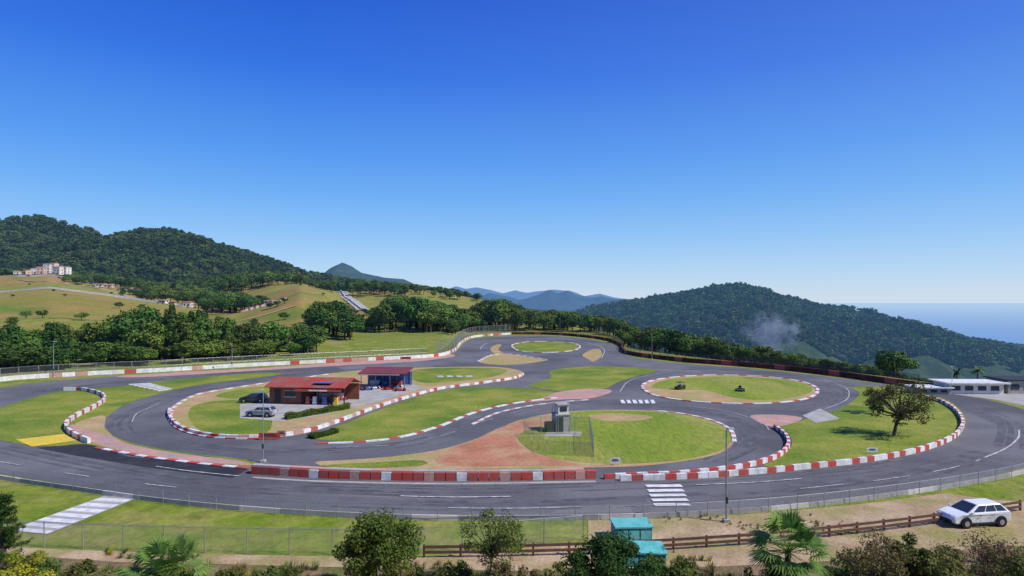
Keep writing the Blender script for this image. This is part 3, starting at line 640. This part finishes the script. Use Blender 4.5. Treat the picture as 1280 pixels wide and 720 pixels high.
def kart(px,py,rz,paint,name='go_kart'):
    q=G(px,py);mb=MB()
    mb.box((0,0,.12),(1.5,.7,.05),DARKM);mb.box((-.85,0,.2),(.35,.9,.2),paint,taper=.7)
    for s in (-1,1):
        mb.box((0,s*.52,.2),(.8,.22,.2),paint,taper=.8)
        for x in (-.6,.65): mb.cyl((x,s*.5,.15),(x,s*.72,.15),.15,.15,RUBBER,12)
    mb.box((.35,0,.35),(.4,.45,.1),DARKM);mb.box((.55,0,.55),(.1,.45,.45),DARKM)
    mb.cyl((-.45,0,.2),(-.15,0,.55),.02,.02,STEEL,6);mb.cyl((-.16,0,.54),(-.13,0,.57),.16,.16,DARKM,12)
    mb.box((.82,0,.25),(.12,1.1,.18),paint);mb.obj(name,(q.x,q.y,.06),math.radians(rz))
for i in range(9): kart(384+random.uniform(-3,46),497+random.uniform(-4,5),random.uniform(0,360),random.choice([CARR,CARW,CARB,CARR]))
for i in range(8): kart(452+i*7+random.uniform(-2,2),487+random.uniform(-3,2),random.uniform(0,360),random.choice([CARR,CARW,CARB,CARD]))
kart(925,489,70,CARD)
def cart(px,py,rz):
    q=G(px,py);mb=MB()
    mb.box((0,0,.45),(2.3,1.15,.3),LEAFN);mb.box((.75,0,.75),(.8,1.1,.35),DARKM)
    mb.box((-.1,0,.75),(.5,1.0,.3),DARKM);mb.box((.15,0,1.0),(.12,1.0,.4),CARW);mb.box((0,0,1.6),(1.5,1.2,.08),DARKM)
    for x in (-.7,.7):
        for s in (-1,1):
            mb.cyl((x*.98,s*.52,.6),(x*.95,s*.52,1.58),.03,.03,DARKM,6);mb.cyl((x,s*.4,.25),(x,s*.6,.25),.25,.25,RUBBER,14)
    mb.obj('utility_cart',(q.x,q.y,.06),math.radians(rz),scale=.72)
cart(850,487,25)
# ---------------------------------------------------------------- paddock buildings
def shed():
    q=G(383,506);mb=MB();h0=2.3;h1=3.3
    mb.box((-3.1,2.75,h0/2),(4.6,5.3,h0),BROWN)
    mb.box((2.4,5.35,h0/2),(6.2,.14,h0),BROWN)
    for x in (-.6,1.6,3.6,5.3): mb.box((x,.2,h0/2),(.14,.14,h0),DARKM)
    mb.box((-4.2,.09,1.0),(.9,.04,2.0),DARKM);mb.box((-2.4,.09,1.4),(1.5,.04,.8),WIN);mb.box((-2.4,.07,1.83),(1.7,.05,.06),WHITE);mb.box((-2.4,.07,.97),(1.7,.05,.06),WHITE)
    mb.box((-5.41,2.2,1.4),(.04,1.2,.8),WIN)
    x0,x1=-5.8,5.7;ya,yb,ym=-.6,6.1,2.75
    t=.1
    vs=[(x0,ya,h0),(x1,ya,h0),(x1,ym,h1),(x0,ym,h1),(x0,yb,h0),(x1,yb,h0)]
    vs2=[(x,y,z+t) for x,y,z in vs]
    mb.add(vs+vs2,[(0,3,2,1),(3,4,5,2),(6,7,8,9),(9,8,11,10),(0,1,7,6),(4,10,11,5),(0,6,9,3),(3,9,10,4),(1,2,8,7),(2,5,11,8)],ROOFR)
    for x in np.arange(x0+.3,x1,.6): mb.cyl((x,ya,h0+t+.01),(x,ym,h1+t+.01),.03,.03,ROOFD,5)
    mb.box((2.2,1.1,h0+.62),(2.6,2.2,.06),CARB)
    mb.add([(-5.4,.1,h0),(-5.4,5.4,h0),(-5.4,2.75,h1-.05)],[(0,2,1)],BROWN)
    mb.box((1.5,4.6,.5),(4,.6,1.0),WHITE);mb.box((3.,2.5,.4),(1.2,.7,.8),RED)
    mb.box((1.9,-.62,2.0),(6.6,.05,.3),RED);mb.box((1.9,-.65,2.0),(2.6,.05,.18),WHITE)
    for i,x in enumerate((.2,1.2,2.6,4.2)): mb.box((x,.0,.55),(.55,.4,1.1),[RED,WHITE,CARB,YEL][i],taper=.8)
    return mb.obj('paddock_shed',(q.x,q.y,.06),math.radians(-7))
shed()
def canopy():
    q=G(478,486);mb=MB();h=2.35
    for x in (-3.6,-1.2,1.2,3.6):
        for y in (.2,4.2): mb.box((x,y,h/2),(.1,.1,h),STEEL)
    vs=[(-4,-.3,h),(4,-.3,h),(4,4.6,h+.6),(-4,4.6,h+.6)];v2=[(x,y,z+.1) for x,y,z in vs]
    mb.add(vs+v2,[(0,3,2,1),(4,5,6,7),(0,1,5,4),(1,2,6,5),(2,3,7,6),(3,0,4,7)],ROOFD)
    mb.box((0,4.3,1.2),(7.6,.08,2.2),CARB);mb.box((-.5,-.33,h-.1),(6.8,.05,.18),CONC)
    mb.box((-2,2.5,.5),(1.6,.8,1.0),WHITE);mb.box((1.6,2.6,.45),(1.8,.9,.9),RED);mb.box((0,2.0,.45),(1,.9,.9),CARB)
    return mb.obj('pit_canopy',(q.x,q.y,.06),math.radians(-5))
canopy()
def hedge(name,a,b,h,w,leaf):
    a=G(*a);b=G(*b);L=(b-a).length;n=int(L*500);d=(b-a).normalized();s=Vector((-d.y,d.x,0));mb=MB()
    c=(a+b)/2;mb.box((c.x,c.y,h*.42),(L*.97,w*.7,h*.8),LEAFN,math.atan2(d.y,d.x))
    t=rng.uniform(0,1,n)*L;u=rng.uniform(-.5,.5,n)*w;z=rng.uniform(0,1,n)**.6*h*(.85+.2*np.sin(t*2.1))
    pos=np.array([[a.x,a.y,0.]])+np.outer(t,[d.x,d.y,0])+np.outer(u,[s.x,s.y,0]);pos[:,2]=z
    mb.leaves(pos,rng.normal(size=(n,3))+np.array([0,-.5,.8]),.09,leaf);mb.obj(name)
hedge('hedge',(357,525),(436,511),.8,1.0,LEAF)
hedge('hedge',(388,549),(420,541),.5,1.2,LEAFY)
# observation tower
q=G(704,541);mb=MB()
mb.box((0,1,.9),(1.5,1.7,1.8),CONC);mb.box((0,1,1.85),(1.7,1.9,.1),CONC)
mb.box((.1,1,2.4),(1.15,1.5,1.0),PLAST);mb.box((.1,.235,2.45),(.8,.04,.5),WIN);mb.box((.69,1,2.45),(.03,.8,.5),WIN);mb.box((.1,1,2.95),(1.4,1.8,.1),CONC)
mb.box((-.3,.13,.85),(.7,.05,1.6),DARKM)
for i in range(7): mb.box((.85,.1+i*.02,.2+i*.25),(.3,.05,.04),STEEL)
for i in (.78,.92): mb.cyl((i,.1,0),(i,.25,2.0),.02,.02,STEEL,5)
mb.cyl((-.7,.25,1.9),(-.7,.25,2.7),.025,.025,STEEL,6);mb.cyl((-.7,1.8,1.9),(-.7,1.8,2.7),.025,.025,STEEL,6);mb.cyl((-.7,.25,2.65),(-.7,1.8,2.65),.025,.025,STEEL,6)
mb.box((-1.3,.8,.5),(.9,1,1.0),DARKM)
mb.obj('marshal_tower',(q.x,q.y,.05),math.radians(12))
patch('tower_base',[(680,546),(725,546),(728,540),(684,540)],4,CONC,smooth=False)
def sign(px,py,w,h,ph,mat,name='sign_board',z=.05):
    q=G(px,py);mb=MB()
    for s in (-1,1): mb.cyl((s*w*.35,0,0),(s*w*.35,0,ph+h*.8),.03,.03,STEEL,6)
    mb.box((0,-.05,ph+h/2),(w,.04,h),mat);mb.box((0,-.075,ph+h/2),(w*.7,.02,h*.15),DARKM);mb.box((0,-.075,ph+h*.75),(w*.5,.02,h*.1),DARKM)
    mb.obj(name,(q.x,q.y,z))
sign(769,582,.85,.5,.15,WHITE);sign(337,550,2.2,.6,.1,RED);sign(352,547,.9,.6,.1,PINK);sign(1090,567,1.0,.4,.1,WHITE);sign(507,452,2.5,.6,.5,RED);sign(322,503,2.0,.5,.3,PINK)
def lamp(px,py,h,name='street_lamp',z=0.03,arm=.9,dr=-1,r=.07):
    q=G(px,py);mb=MB()
    mb.box((0,0,.1),(.4,.4,.2),CONC);mb.cyl((0,0,.2),(0,0,h),r,r*.6,STEEL,10)
    mb.cyl((0,0,h),(dr*arm*.15,-.1,h+.15),.035,.035,STEEL,6);mb.box((dr*arm*.25,-.12,h+.17),(arm*.55,.24,.1),CONC,taper=.8)
    mb.box((0,-.08,1.4),(.14,.1,.4),DARKM)
    mb.obj(name,(q.x,q.y,z))
lamp(908,653,5.8,dr=1);lamp(329,578,6.2,r=.05,arm=.6);lamp(67,472,6.5,arm=1.2,dr=1);lamp(290,462,5,arm=.8)
lamp(815,449,6,r=.06);lamp(700,420,7);lamp(1190,492,4,r=.05)
def ubox(px,py,w,d,h,rz=0):
    q=G(px,py);mb=MB()
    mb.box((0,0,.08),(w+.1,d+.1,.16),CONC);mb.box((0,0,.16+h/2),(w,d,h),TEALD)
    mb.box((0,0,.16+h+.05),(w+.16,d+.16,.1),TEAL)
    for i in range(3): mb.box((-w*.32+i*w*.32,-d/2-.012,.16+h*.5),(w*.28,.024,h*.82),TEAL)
    for i in range(2): mb.box((-w*.15+i*w*.32,-d/2-.035,.16+h*.5),(.04,.03,.16),DARKM)
    for i in range(4): mb.box((w/2+.01,-d*.1,.4+h*.55+i*.08),(.02,d*.4,.03),DARKM)
    mb.obj('utility_cabinet',(q.x,q.y,.03),rz,bevel=.012)
ubox(789,674,2.1,1.5,.72,.05);ubox(804,706,2.1,1.6,.68,-.05)
# ---------------------------------------------------------------- distant houses
def house(px,D,w,d,h,wall,roof,rz=0,name='house',zoff=0,k=.18):
    z=float(gz(px,D)[0])-.4+zoff;mb=MB()
    mb.box((0,0,h/2),(w,d,h),wall)
    r=h+w*k;x=w/2+.3;y=d/2+.3
    mb.add([(-x,-y,h),(x,-y,h),(x,y,h),(-x,y,h),(-x*.9,0,r),(x*.9,0,r)],[(0,1,5,4),(2,3,4,5),(1,2,5),(3,0,4),(3,2,1,0)],roof)
    n=max(2,int(w/3));fl=max(1,int(h/2.8))
    for f in range(fl):
        for i in range(n):
            xx=-w/2+w*(i+.5)/n;mb.box((xx,-d/2-.03,f*2.8+1.6),(1.0,.06,1.2),WIN)
        mb.box((w/2+.03,0,f*2.8+1.6),(.06,1.1,1.2),WIN)
    mb.box((w*.12,-d/2-.04,1.05),(.9,.08,2.1),BROWN)
    mb.obj(name,P(px,D,z),rz)
for i,(px,D,w,h,wl) in enumerate([(44,640,6,5,PLAST),(52,632,7,6,PLASTP),(60,645,6,9,PLAST),(68,650,5,11,PLASTP),(74,636,7,8,PLAST),(83,640,6,9,PLAST),(34,645,5,4,PLASTP),(22,640,5,3,PLAST)]):
    house(px,D,w,6,h,wl,TILE,random.uniform(-.4,.4),zoff=1,k=.12)
for px,D,w,h,wl,rf in [(125,556,6,2.6,PLAST,TILER),(136,552,7,2.6,PLASTP,TILE),(205,425,5,2.2,PLAST,TILE),(216,420,4,2,PLASTP,TILER),(235,416,5,3.2,PLAST,TILER),(318,372,5,1.8,PLAST,TILER),(338,370,6,1.8,PLASTP,TILE)]:
    house(px,D,w,4,h,wl,rf,random.uniform(-.2,.2),name='hillside_house',zoff=.6,k=.1)
def tstrip(name,pts,w,mat,zo=.5,h=0,alt=None):
    q=catmull(pts,False,10);mb=MB();c=[]
    for px,D in q: c.append(P(px,D,float(gz(px,D)[0])+zo))
    for i,(a,b) in enumerate(zip(c[:-1],c[1:])):
        d=(b-a);d.z=0;d.normalize();n=Vector((-d.y,d.x,0))*w/2
        mt=mat if not alt else random.choice(alt)
        if h:
            mb.add([a+Vector((0,0,-1.5)),b+Vector((0,0,-1.5)),b+Vector((0,0,h)),a+Vector((0,0,h)),a+n*2+Vector((0,0,h)),b+n*2+Vector((0,0,h))],[(0,1,2,3),(3,2,5,4)],mt)
        else: mb.add([a-n,b-n,b+n,a+n],[(0,1,2,3)],mt)
    mb.obj(name)
tstrip('retaining_wall',[(-60,425),(0,424),(60,422),(110,424),(160,426),(200,424)],.5,PLAST,0,1.3)
tstrip('retaining_wall',[(20,600),(60,598),(100,590),(140,580),(180,575)],.5,PLASTP,0,1.6,alt=[PLAST,PLASTP,PLAST,TILER])
tstrip('roadside_wall',[(185,430),(210,428),(245,424)],.5,PLASTP,0,1.4,alt=[PLAST,PLASTP,TILER,WHITE])
tstrip('roadside_wall',[(300,362),(330,364),(360,366)],.5,PLASTP,0,1.4,alt=[PLAST,TILER,PLASTP,WHITE])
tstrip('dirt_road',[(20,560),(80,540),(140,500),(190,470),(230,440),(280,410)],4,DIRT,.4)
tstrip('dirt_road',[(60,250),(140,270),(220,290),(300,300),(370,320)],3,EARTH,.35)
tstrip('hill_road',HROAD,9,CONC,1.0)
tstrip('hill_road_wall',[(p-3,d) for p,d in HROAD],.6,PLAST,1.0,1.0)
# white clubhouse at right
def club():
    q=G(1236,503);mb=MB()
    mb.box((0,4,.8),(8,4,1.6),PLAST);mb.box((0,3.9,1.7),(9.4,5,.2),WHITE);mb.box((-6.5,3,.45),(5,3,.9),CONC);mb.box((-6.5,3,1.0),(5.6,3.6,.16),WHITE)
    mb.box((8,5,1.0),(6,5,2.0),CONC);mb.box((8,5,2.1),(6.6,5.6,.2),DARKM)
    for i in range(4): mb.box((-3+i*1.9,1.97,.9),(1.2,.06,.7),WIN)
    for i in range(3): mb.box((6+i*2,2.47,1.1),(1.2,.06,.8),WIN)
    for i in range(3): mb.box((-8.1+i*1.5,1.47,.5),(.9,.05,.4),WIN)
    mb.obj('clubhouse',(q.x+4,q.y+6,0),-.05)
club()
patch('forecourt',[(1185,492),(1230,488),(1320,496),(1330,512),(1285,508),(1240,499)],-2.5,CONC,smooth=False)
# ---------------------------------------------------------------- named trees
q=G(1112,545)
ST=foliage('foliage_tree',(.06,.075,.022),(.105,.095,.035),(.12,.13,.035))
mb=tree_mb(rad=4.6,rz=2.8,cz=3.6,ncl=42,nl=75,ls=.12,tr=.2,leaf=ST,limbs=42,clr=(.4,1.0),lean=(.8,.2),inner=.2);mb.obj('spreading_tree',(q.x+.4,q.y,.05))
q=G(1092,517);tree_mb(rad=1.9,rz=1.5,cz=1.9,ncl=12,nl=90,ls=.11,tr=.1,leaf=ST,limbs=12,clr=(.4,.7)).obj('shrub',(q.x,q.y,.05))
q=P(1118,128,0);tree_mb(rad=4.2,rz=2.0,cz=3.0,ncl=18,nl=130,ls=.3,leaf=LEAFB,clr=(1,1.5)).obj('round_tree',(q.x,q.y,-.8))
def bush(name,px,D,pytop,wpx,leaf,nl=260,ls=.09,ncl=22,shape=.62,tr=.07,z=0.,limbs=14,clr=(.28,.5),inner=.2):
    h=CH-(pytop-HY)/F*D-z;r=wpx/F*D/2
    k=r/2.2
    tree_mb(rad=r*1.05,rz=h*shape*.6,cz=h-h*shape*.56,ncl=ncl,nl=nl,ls=ls,tr=tr,leaf=leaf,limbs=limbs,clr=(clr[0]*k*2,clr[1]*k*2),inner=inner).obj(name,P(px,D,z))
bush('broadleaf_tree',470,30,634,118,LEAFY,nl=260,ncl=44,clr=(.14,.36),ls=.075)
bush('olive_tree',615,30.5,626,104,LEAFO,nl=100,ls=.06,ncl=42,clr=(.12,.3),limbs=42)
bush('dark_bush',762,29,674,140,LEAFN,nl=320,ncl=34,shape=.8,clr=(.15,.38),ls=.08)
bush('dry_bush',1098,30,660,100,DRY,nl=150,ls=.06,ncl=26,shape=.8,limbs=26,clr=(.16,.36))
bush('green_bush',1140,30,656,64,LEAF,nl=220,ls=.065,ncl=24,shape=.8,clr=(.16,.36))
bush('dry_bush',1235,30,664,130,DRY,nl=120,ls=.055,ncl=34,shape=.9,limbs=34,clr=(.14,.32))
bush('green_bush',1195,28.5,688,80,LEAFO,nl=240,ncl=18,shape=.9,clr=(.2,.4))
bush('olive_bush',1272,29,668,70,LEAFO,nl=150,ls=.06,ncl=20,shape=.9,limbs=20,clr=(.2,.4))
bush('yellow_bush',28,29,685,80,YFLW,nl=300,ls=.06,ncl=20,shape=.9,clr=(.2,.4))
# pine at left edge
mb=MB();mb.cyl((0,0,-.2),(0,0,4.9),.14,.02,BARK,8)
for k in range(13):
    z=.8+k*.31;r=1.75*(1-z/5.3)+.12
    for j in range(9):
        a=rng.uniform(0,6.28);L=r*rng.uniform(.6,1.15);e=Vector((math.cos(a)*L,math.sin(a)*L,z+L*.15));s=Vector((0,0,z))
        mb.cyl(s,e,.025,.008,BARK,4,False);n=60;t=rng.uniform(.25,1.02,n)[:,None]
        pos=np.array(s)+(np.array(e)-np.array(s))*t+rng.normal(size=(n,3))*.06
        mb.leaves(pos,rng.normal(size=(n,3))+np.array([0,0,.8]),.10,LEAFN,.2)
mb.obj('pine_tree',P(2,31,0))
def palm(px,D,pytop,size,nf=38,name='fan_palm'):
    mb=MB();ztop=CH-(pytop-HY)/F*D;zc=ztop-size*.72
    mb.cyl((0,0,-.2),(0,0,zc),.18,.14,BARK,10)
    for i in range(nf):
        a=i*2.4+rng.uniform(-.2,.2);el=rng.uniform(-.6,1.2) if i>3 else 1.3
        dr=Vector((math.cos(a)*math.cos(el),math.sin(a)*math.cos(el),math.sin(el)))
        s=Vector((0,0,zc));L=size*rng.uniform(.38,.55);e=s+dr*L;mb.cyl(s,e,.018,.01,PALM,4,False)
        side=dr.cross(Vector((0,0,1)));side=side.normalized() if side.length>.1 else Vector((1,0,0));up=side.cross(dr).normalized()
        nb=20
        for j in range(nb):
            th=(j/(nb-1)-.5)*math.radians(190);bl=size*rng.uniform(.36,.5)*(1-.25*abs(th)/2)
            d2=(dr*math.cos(th)+side*math.sin(th)+up*.12).normalized();w=(up.cross(d2)).normalized()*.018*size
            m=e+d2*bl*.5;t=e+d2*bl+Vector((0,0,-.25*bl))
            mb.add([e,m-w,t,m+w],[(0,1,2,3)],PALM)
    mb.obj(name,P(px,D,0))
palm(985,30,642,2.5);palm(205,29.5,672,2.6)
for px,top in ((1196,466),(1222,463)):
    D=150;zc=CH-(top-HY)/F*D;zb=float(gz(px,D)[0]);mb=MB();mb.cyl((0,0,zb-.5),(0,0,zc),.2,.15,BARK,7)
    for i in range(22):
        a=i*2.4;el=rng.uniform(-.5,1.2);s=Vector((0,0,zc))
        for k in range(2):
            d=Vector((math.cos(a)*math.cos(el),math.sin(a)*math.cos(el),math.sin(el)-k*.7));w=Vector((-math.sin(a),math.cos(a),0))*.22
            e=s+d*1.1;mb.add([s-w,s+w,e+w*(1-k),e-w*(1-k)],[(0,1,2,3)],LEAFB);s=e
    mb.obj('palm_tree',P(px,D,0))
# undergrowth
def zone(name,n,p0,p1,d0,d1,s0,s1,col,thr=None):
    px=rng.uniform(p0,p1,n);D=rng.uniform(d0,d1,n);x=(px-640)/F*D;m=np.ones(n,bool)
    if thr is not None: m=fbm(x/3,D/3,2)>thr
    s=rng.uniform(s0,s1,n);scatter(name,np.stack([x,D,np.full(n,.03)],1)[m],np.stack([s,s,s],1)[m],col)
zone('undergrowth',1000,-40,1320,27,33.6,.25,.8,tuft,-.12)
zone('low_shrubs',90,-40,1320,28,32.5,.6,1.25,shrubs)
zone('low_shrubs',50,1040,1320,30,34.5,.5,1.2,shrubs)
zone('verge_weeds',420,-40,1320,33.5,36,.12,.4,tuft,0)
zone('verge_weeds',500,740,1320,36,42,.08,.25,tuft,.05)
# smoke plume on the ridge
vm=bpy.data.materials.new('smoke');vm.use_nodes=True;nt=vm.node_tree;nt.nodes.clear();L=nt.links
tc=nt.nodes.new('ShaderNodeTexCoord');nz=nt.nodes.new('ShaderNodeTexNoise');nz.inputs['Scale'].default_value=2.2;nz.inputs['Detail'].default_value=3;nz.inputs['Distortion'].default_value=.6
L.new(tc.outputs['Object'],nz.inputs['Vector'])
ln=nt.nodes.new('ShaderNodeVectorMath');ln.operation='LENGTH';L.new(tc.outputs['Object'],ln.inputs[0])
a=nt.nodes.new('ShaderNodeMath');a.operation='MULTIPLY_ADD';a.inputs[1].default_value=-.33;L.new(ln.outputs['Value'],a.inputs[0]);L.new(nz.outputs[0],a.inputs[2])
b=nt.nodes.new('ShaderNodeMapRange');b.inputs[1].default_value=.24;b.inputs[2].default_value=.5;b.inputs[4].default_value=.026;L.new(a.outputs[0],b.inputs[0])
vs=nt.nodes.new('ShaderNodeVolumePrincipled');vs.inputs['Color'].default_value=(.72,.84,.99,1);L.new(b.outputs[0],vs.inputs['Density'])
o=nt.nodes.new('ShaderNodeOutputMaterial');L.new(vs.outputs[0],o.inputs['Volume'])
bm=bmesh.new();bmesh.ops.create_icosphere(bm,subdivisions=3,radius=1);me=bpy.data.meshes.new('smoke');bm.to_mesh(me);bm.free();me.materials.append(vm)
so=bpy.data.objects.new('smoke',me);SC.collection.objects.link(so);D=1050;so.location=P(964,D,CH-(417-HY)/F*D);so.scale=(52,30,42)
# ---------------------------------------------------------------- light, sky, camera
el=math.radians(46);az=math.radians(-20)
sd=Vector((math.cos(el)*math.cos(az),math.cos(el)*math.sin(az),math.sin(el)))
sl=bpy.data.lights.new('sun','SUN');sl.energy=5.0;sl.angle=math.radians(.5);sl.color=(1,.955,.88)
so=bpy.data.objects.new('sun',sl);so.rotation_euler=(-sd).to_track_quat('-Z','Y').to_euler();SC.collection.objects.link(so)
w=bpy.data.worlds.new('World');SC.world=w;w.use_nodes=True;nt=w.node_tree;nt.nodes.clear();L=nt.links
sk=nt.nodes.new('ShaderNodeTexSky');sk.sky_type='NISHITA';sk.sun_disc=False;sk.sun_elevation=el;sk.sun_rotation=math.radians(110);sk.altitude=300;sk.air_density=1.0;sk.dust_density=.3;sk.ozone_density=3.0
bg=nt.nodes.new('ShaderNodeBackground');bg.inputs[1].default_value=.12;L.new(sk.outputs[0],bg.inputs[0])
tc=nt.nodes.new('ShaderNodeTexCoord');sp=nt.nodes.new('ShaderNodeSeparateXYZ');L.new(tc.outputs['Generated'],sp.inputs[0])
cr=nt.nodes.new('ShaderNodeValToRGB');L.new(sp.outputs[2],cr.inputs[0]);e=cr.color_ramp.elements
stops=[(0,(.60,.71,.84)),(.012,(.57,.70,.85)),(.05,(.42,.64,.90)),(.10,(.26,.53,.92)),(.16,(.14,.41,.91)),(.217,(.080,.31,.88)),(.328,(.024,.165,.78)),(.427,(.010,.105,.66)),(1,(.004,.05,.38))]
e[0].position=0;e[0].color=c4(stops[0][1]);e[1].position=1;e[1].color=c4(stops[-1][1])
for p_,c in stops[1:-1]:
    x=e.new(p_);x.color=c4(c)
mr=nt.nodes.new('ShaderNodeMapRange');mr.inputs[1].default_value=-.3;mr.inputs[2].default_value=.7;mr.inputs[4].default_value=.09;L.new(sp.outputs[0],mr.inputs[0])
mc=mixc(nt,mr.outputs[0],cr.outputs[0],(.5,.66,.86))
bg2=nt.nodes.new('ShaderNodeBackground');L.new(mc,bg2.inputs[0]);bg2.inputs[1].default_value=1.03
ms=nt.nodes.new('ShaderNodeMixShader');ms.inputs[0].default_value=.9;L.new(bg.outputs[0],ms.inputs[1]);L.new(bg2.outputs[0],ms.inputs[2])
o=nt.nodes.new('ShaderNodeOutputWorld');L.new(ms.outputs[0],o.inputs[0])
cd=bpy.data.cameras.new('camera');cd.sensor_width=36;cd.lens=F/1280*36;cd.shift_y=(HY-360)/1280;cd.clip_end=400000;cd.clip_start=.1
co=bpy.data.objects.new('camera',cd);co.location=(0,0,CH);co.rotation_euler=(math.pi/2,0,0);SC.collection.objects.link(co);SC.camera=co
SC.view_settings.view_transform='Standard';SC.view_settings.look='None';SC.view_settings.exposure=0
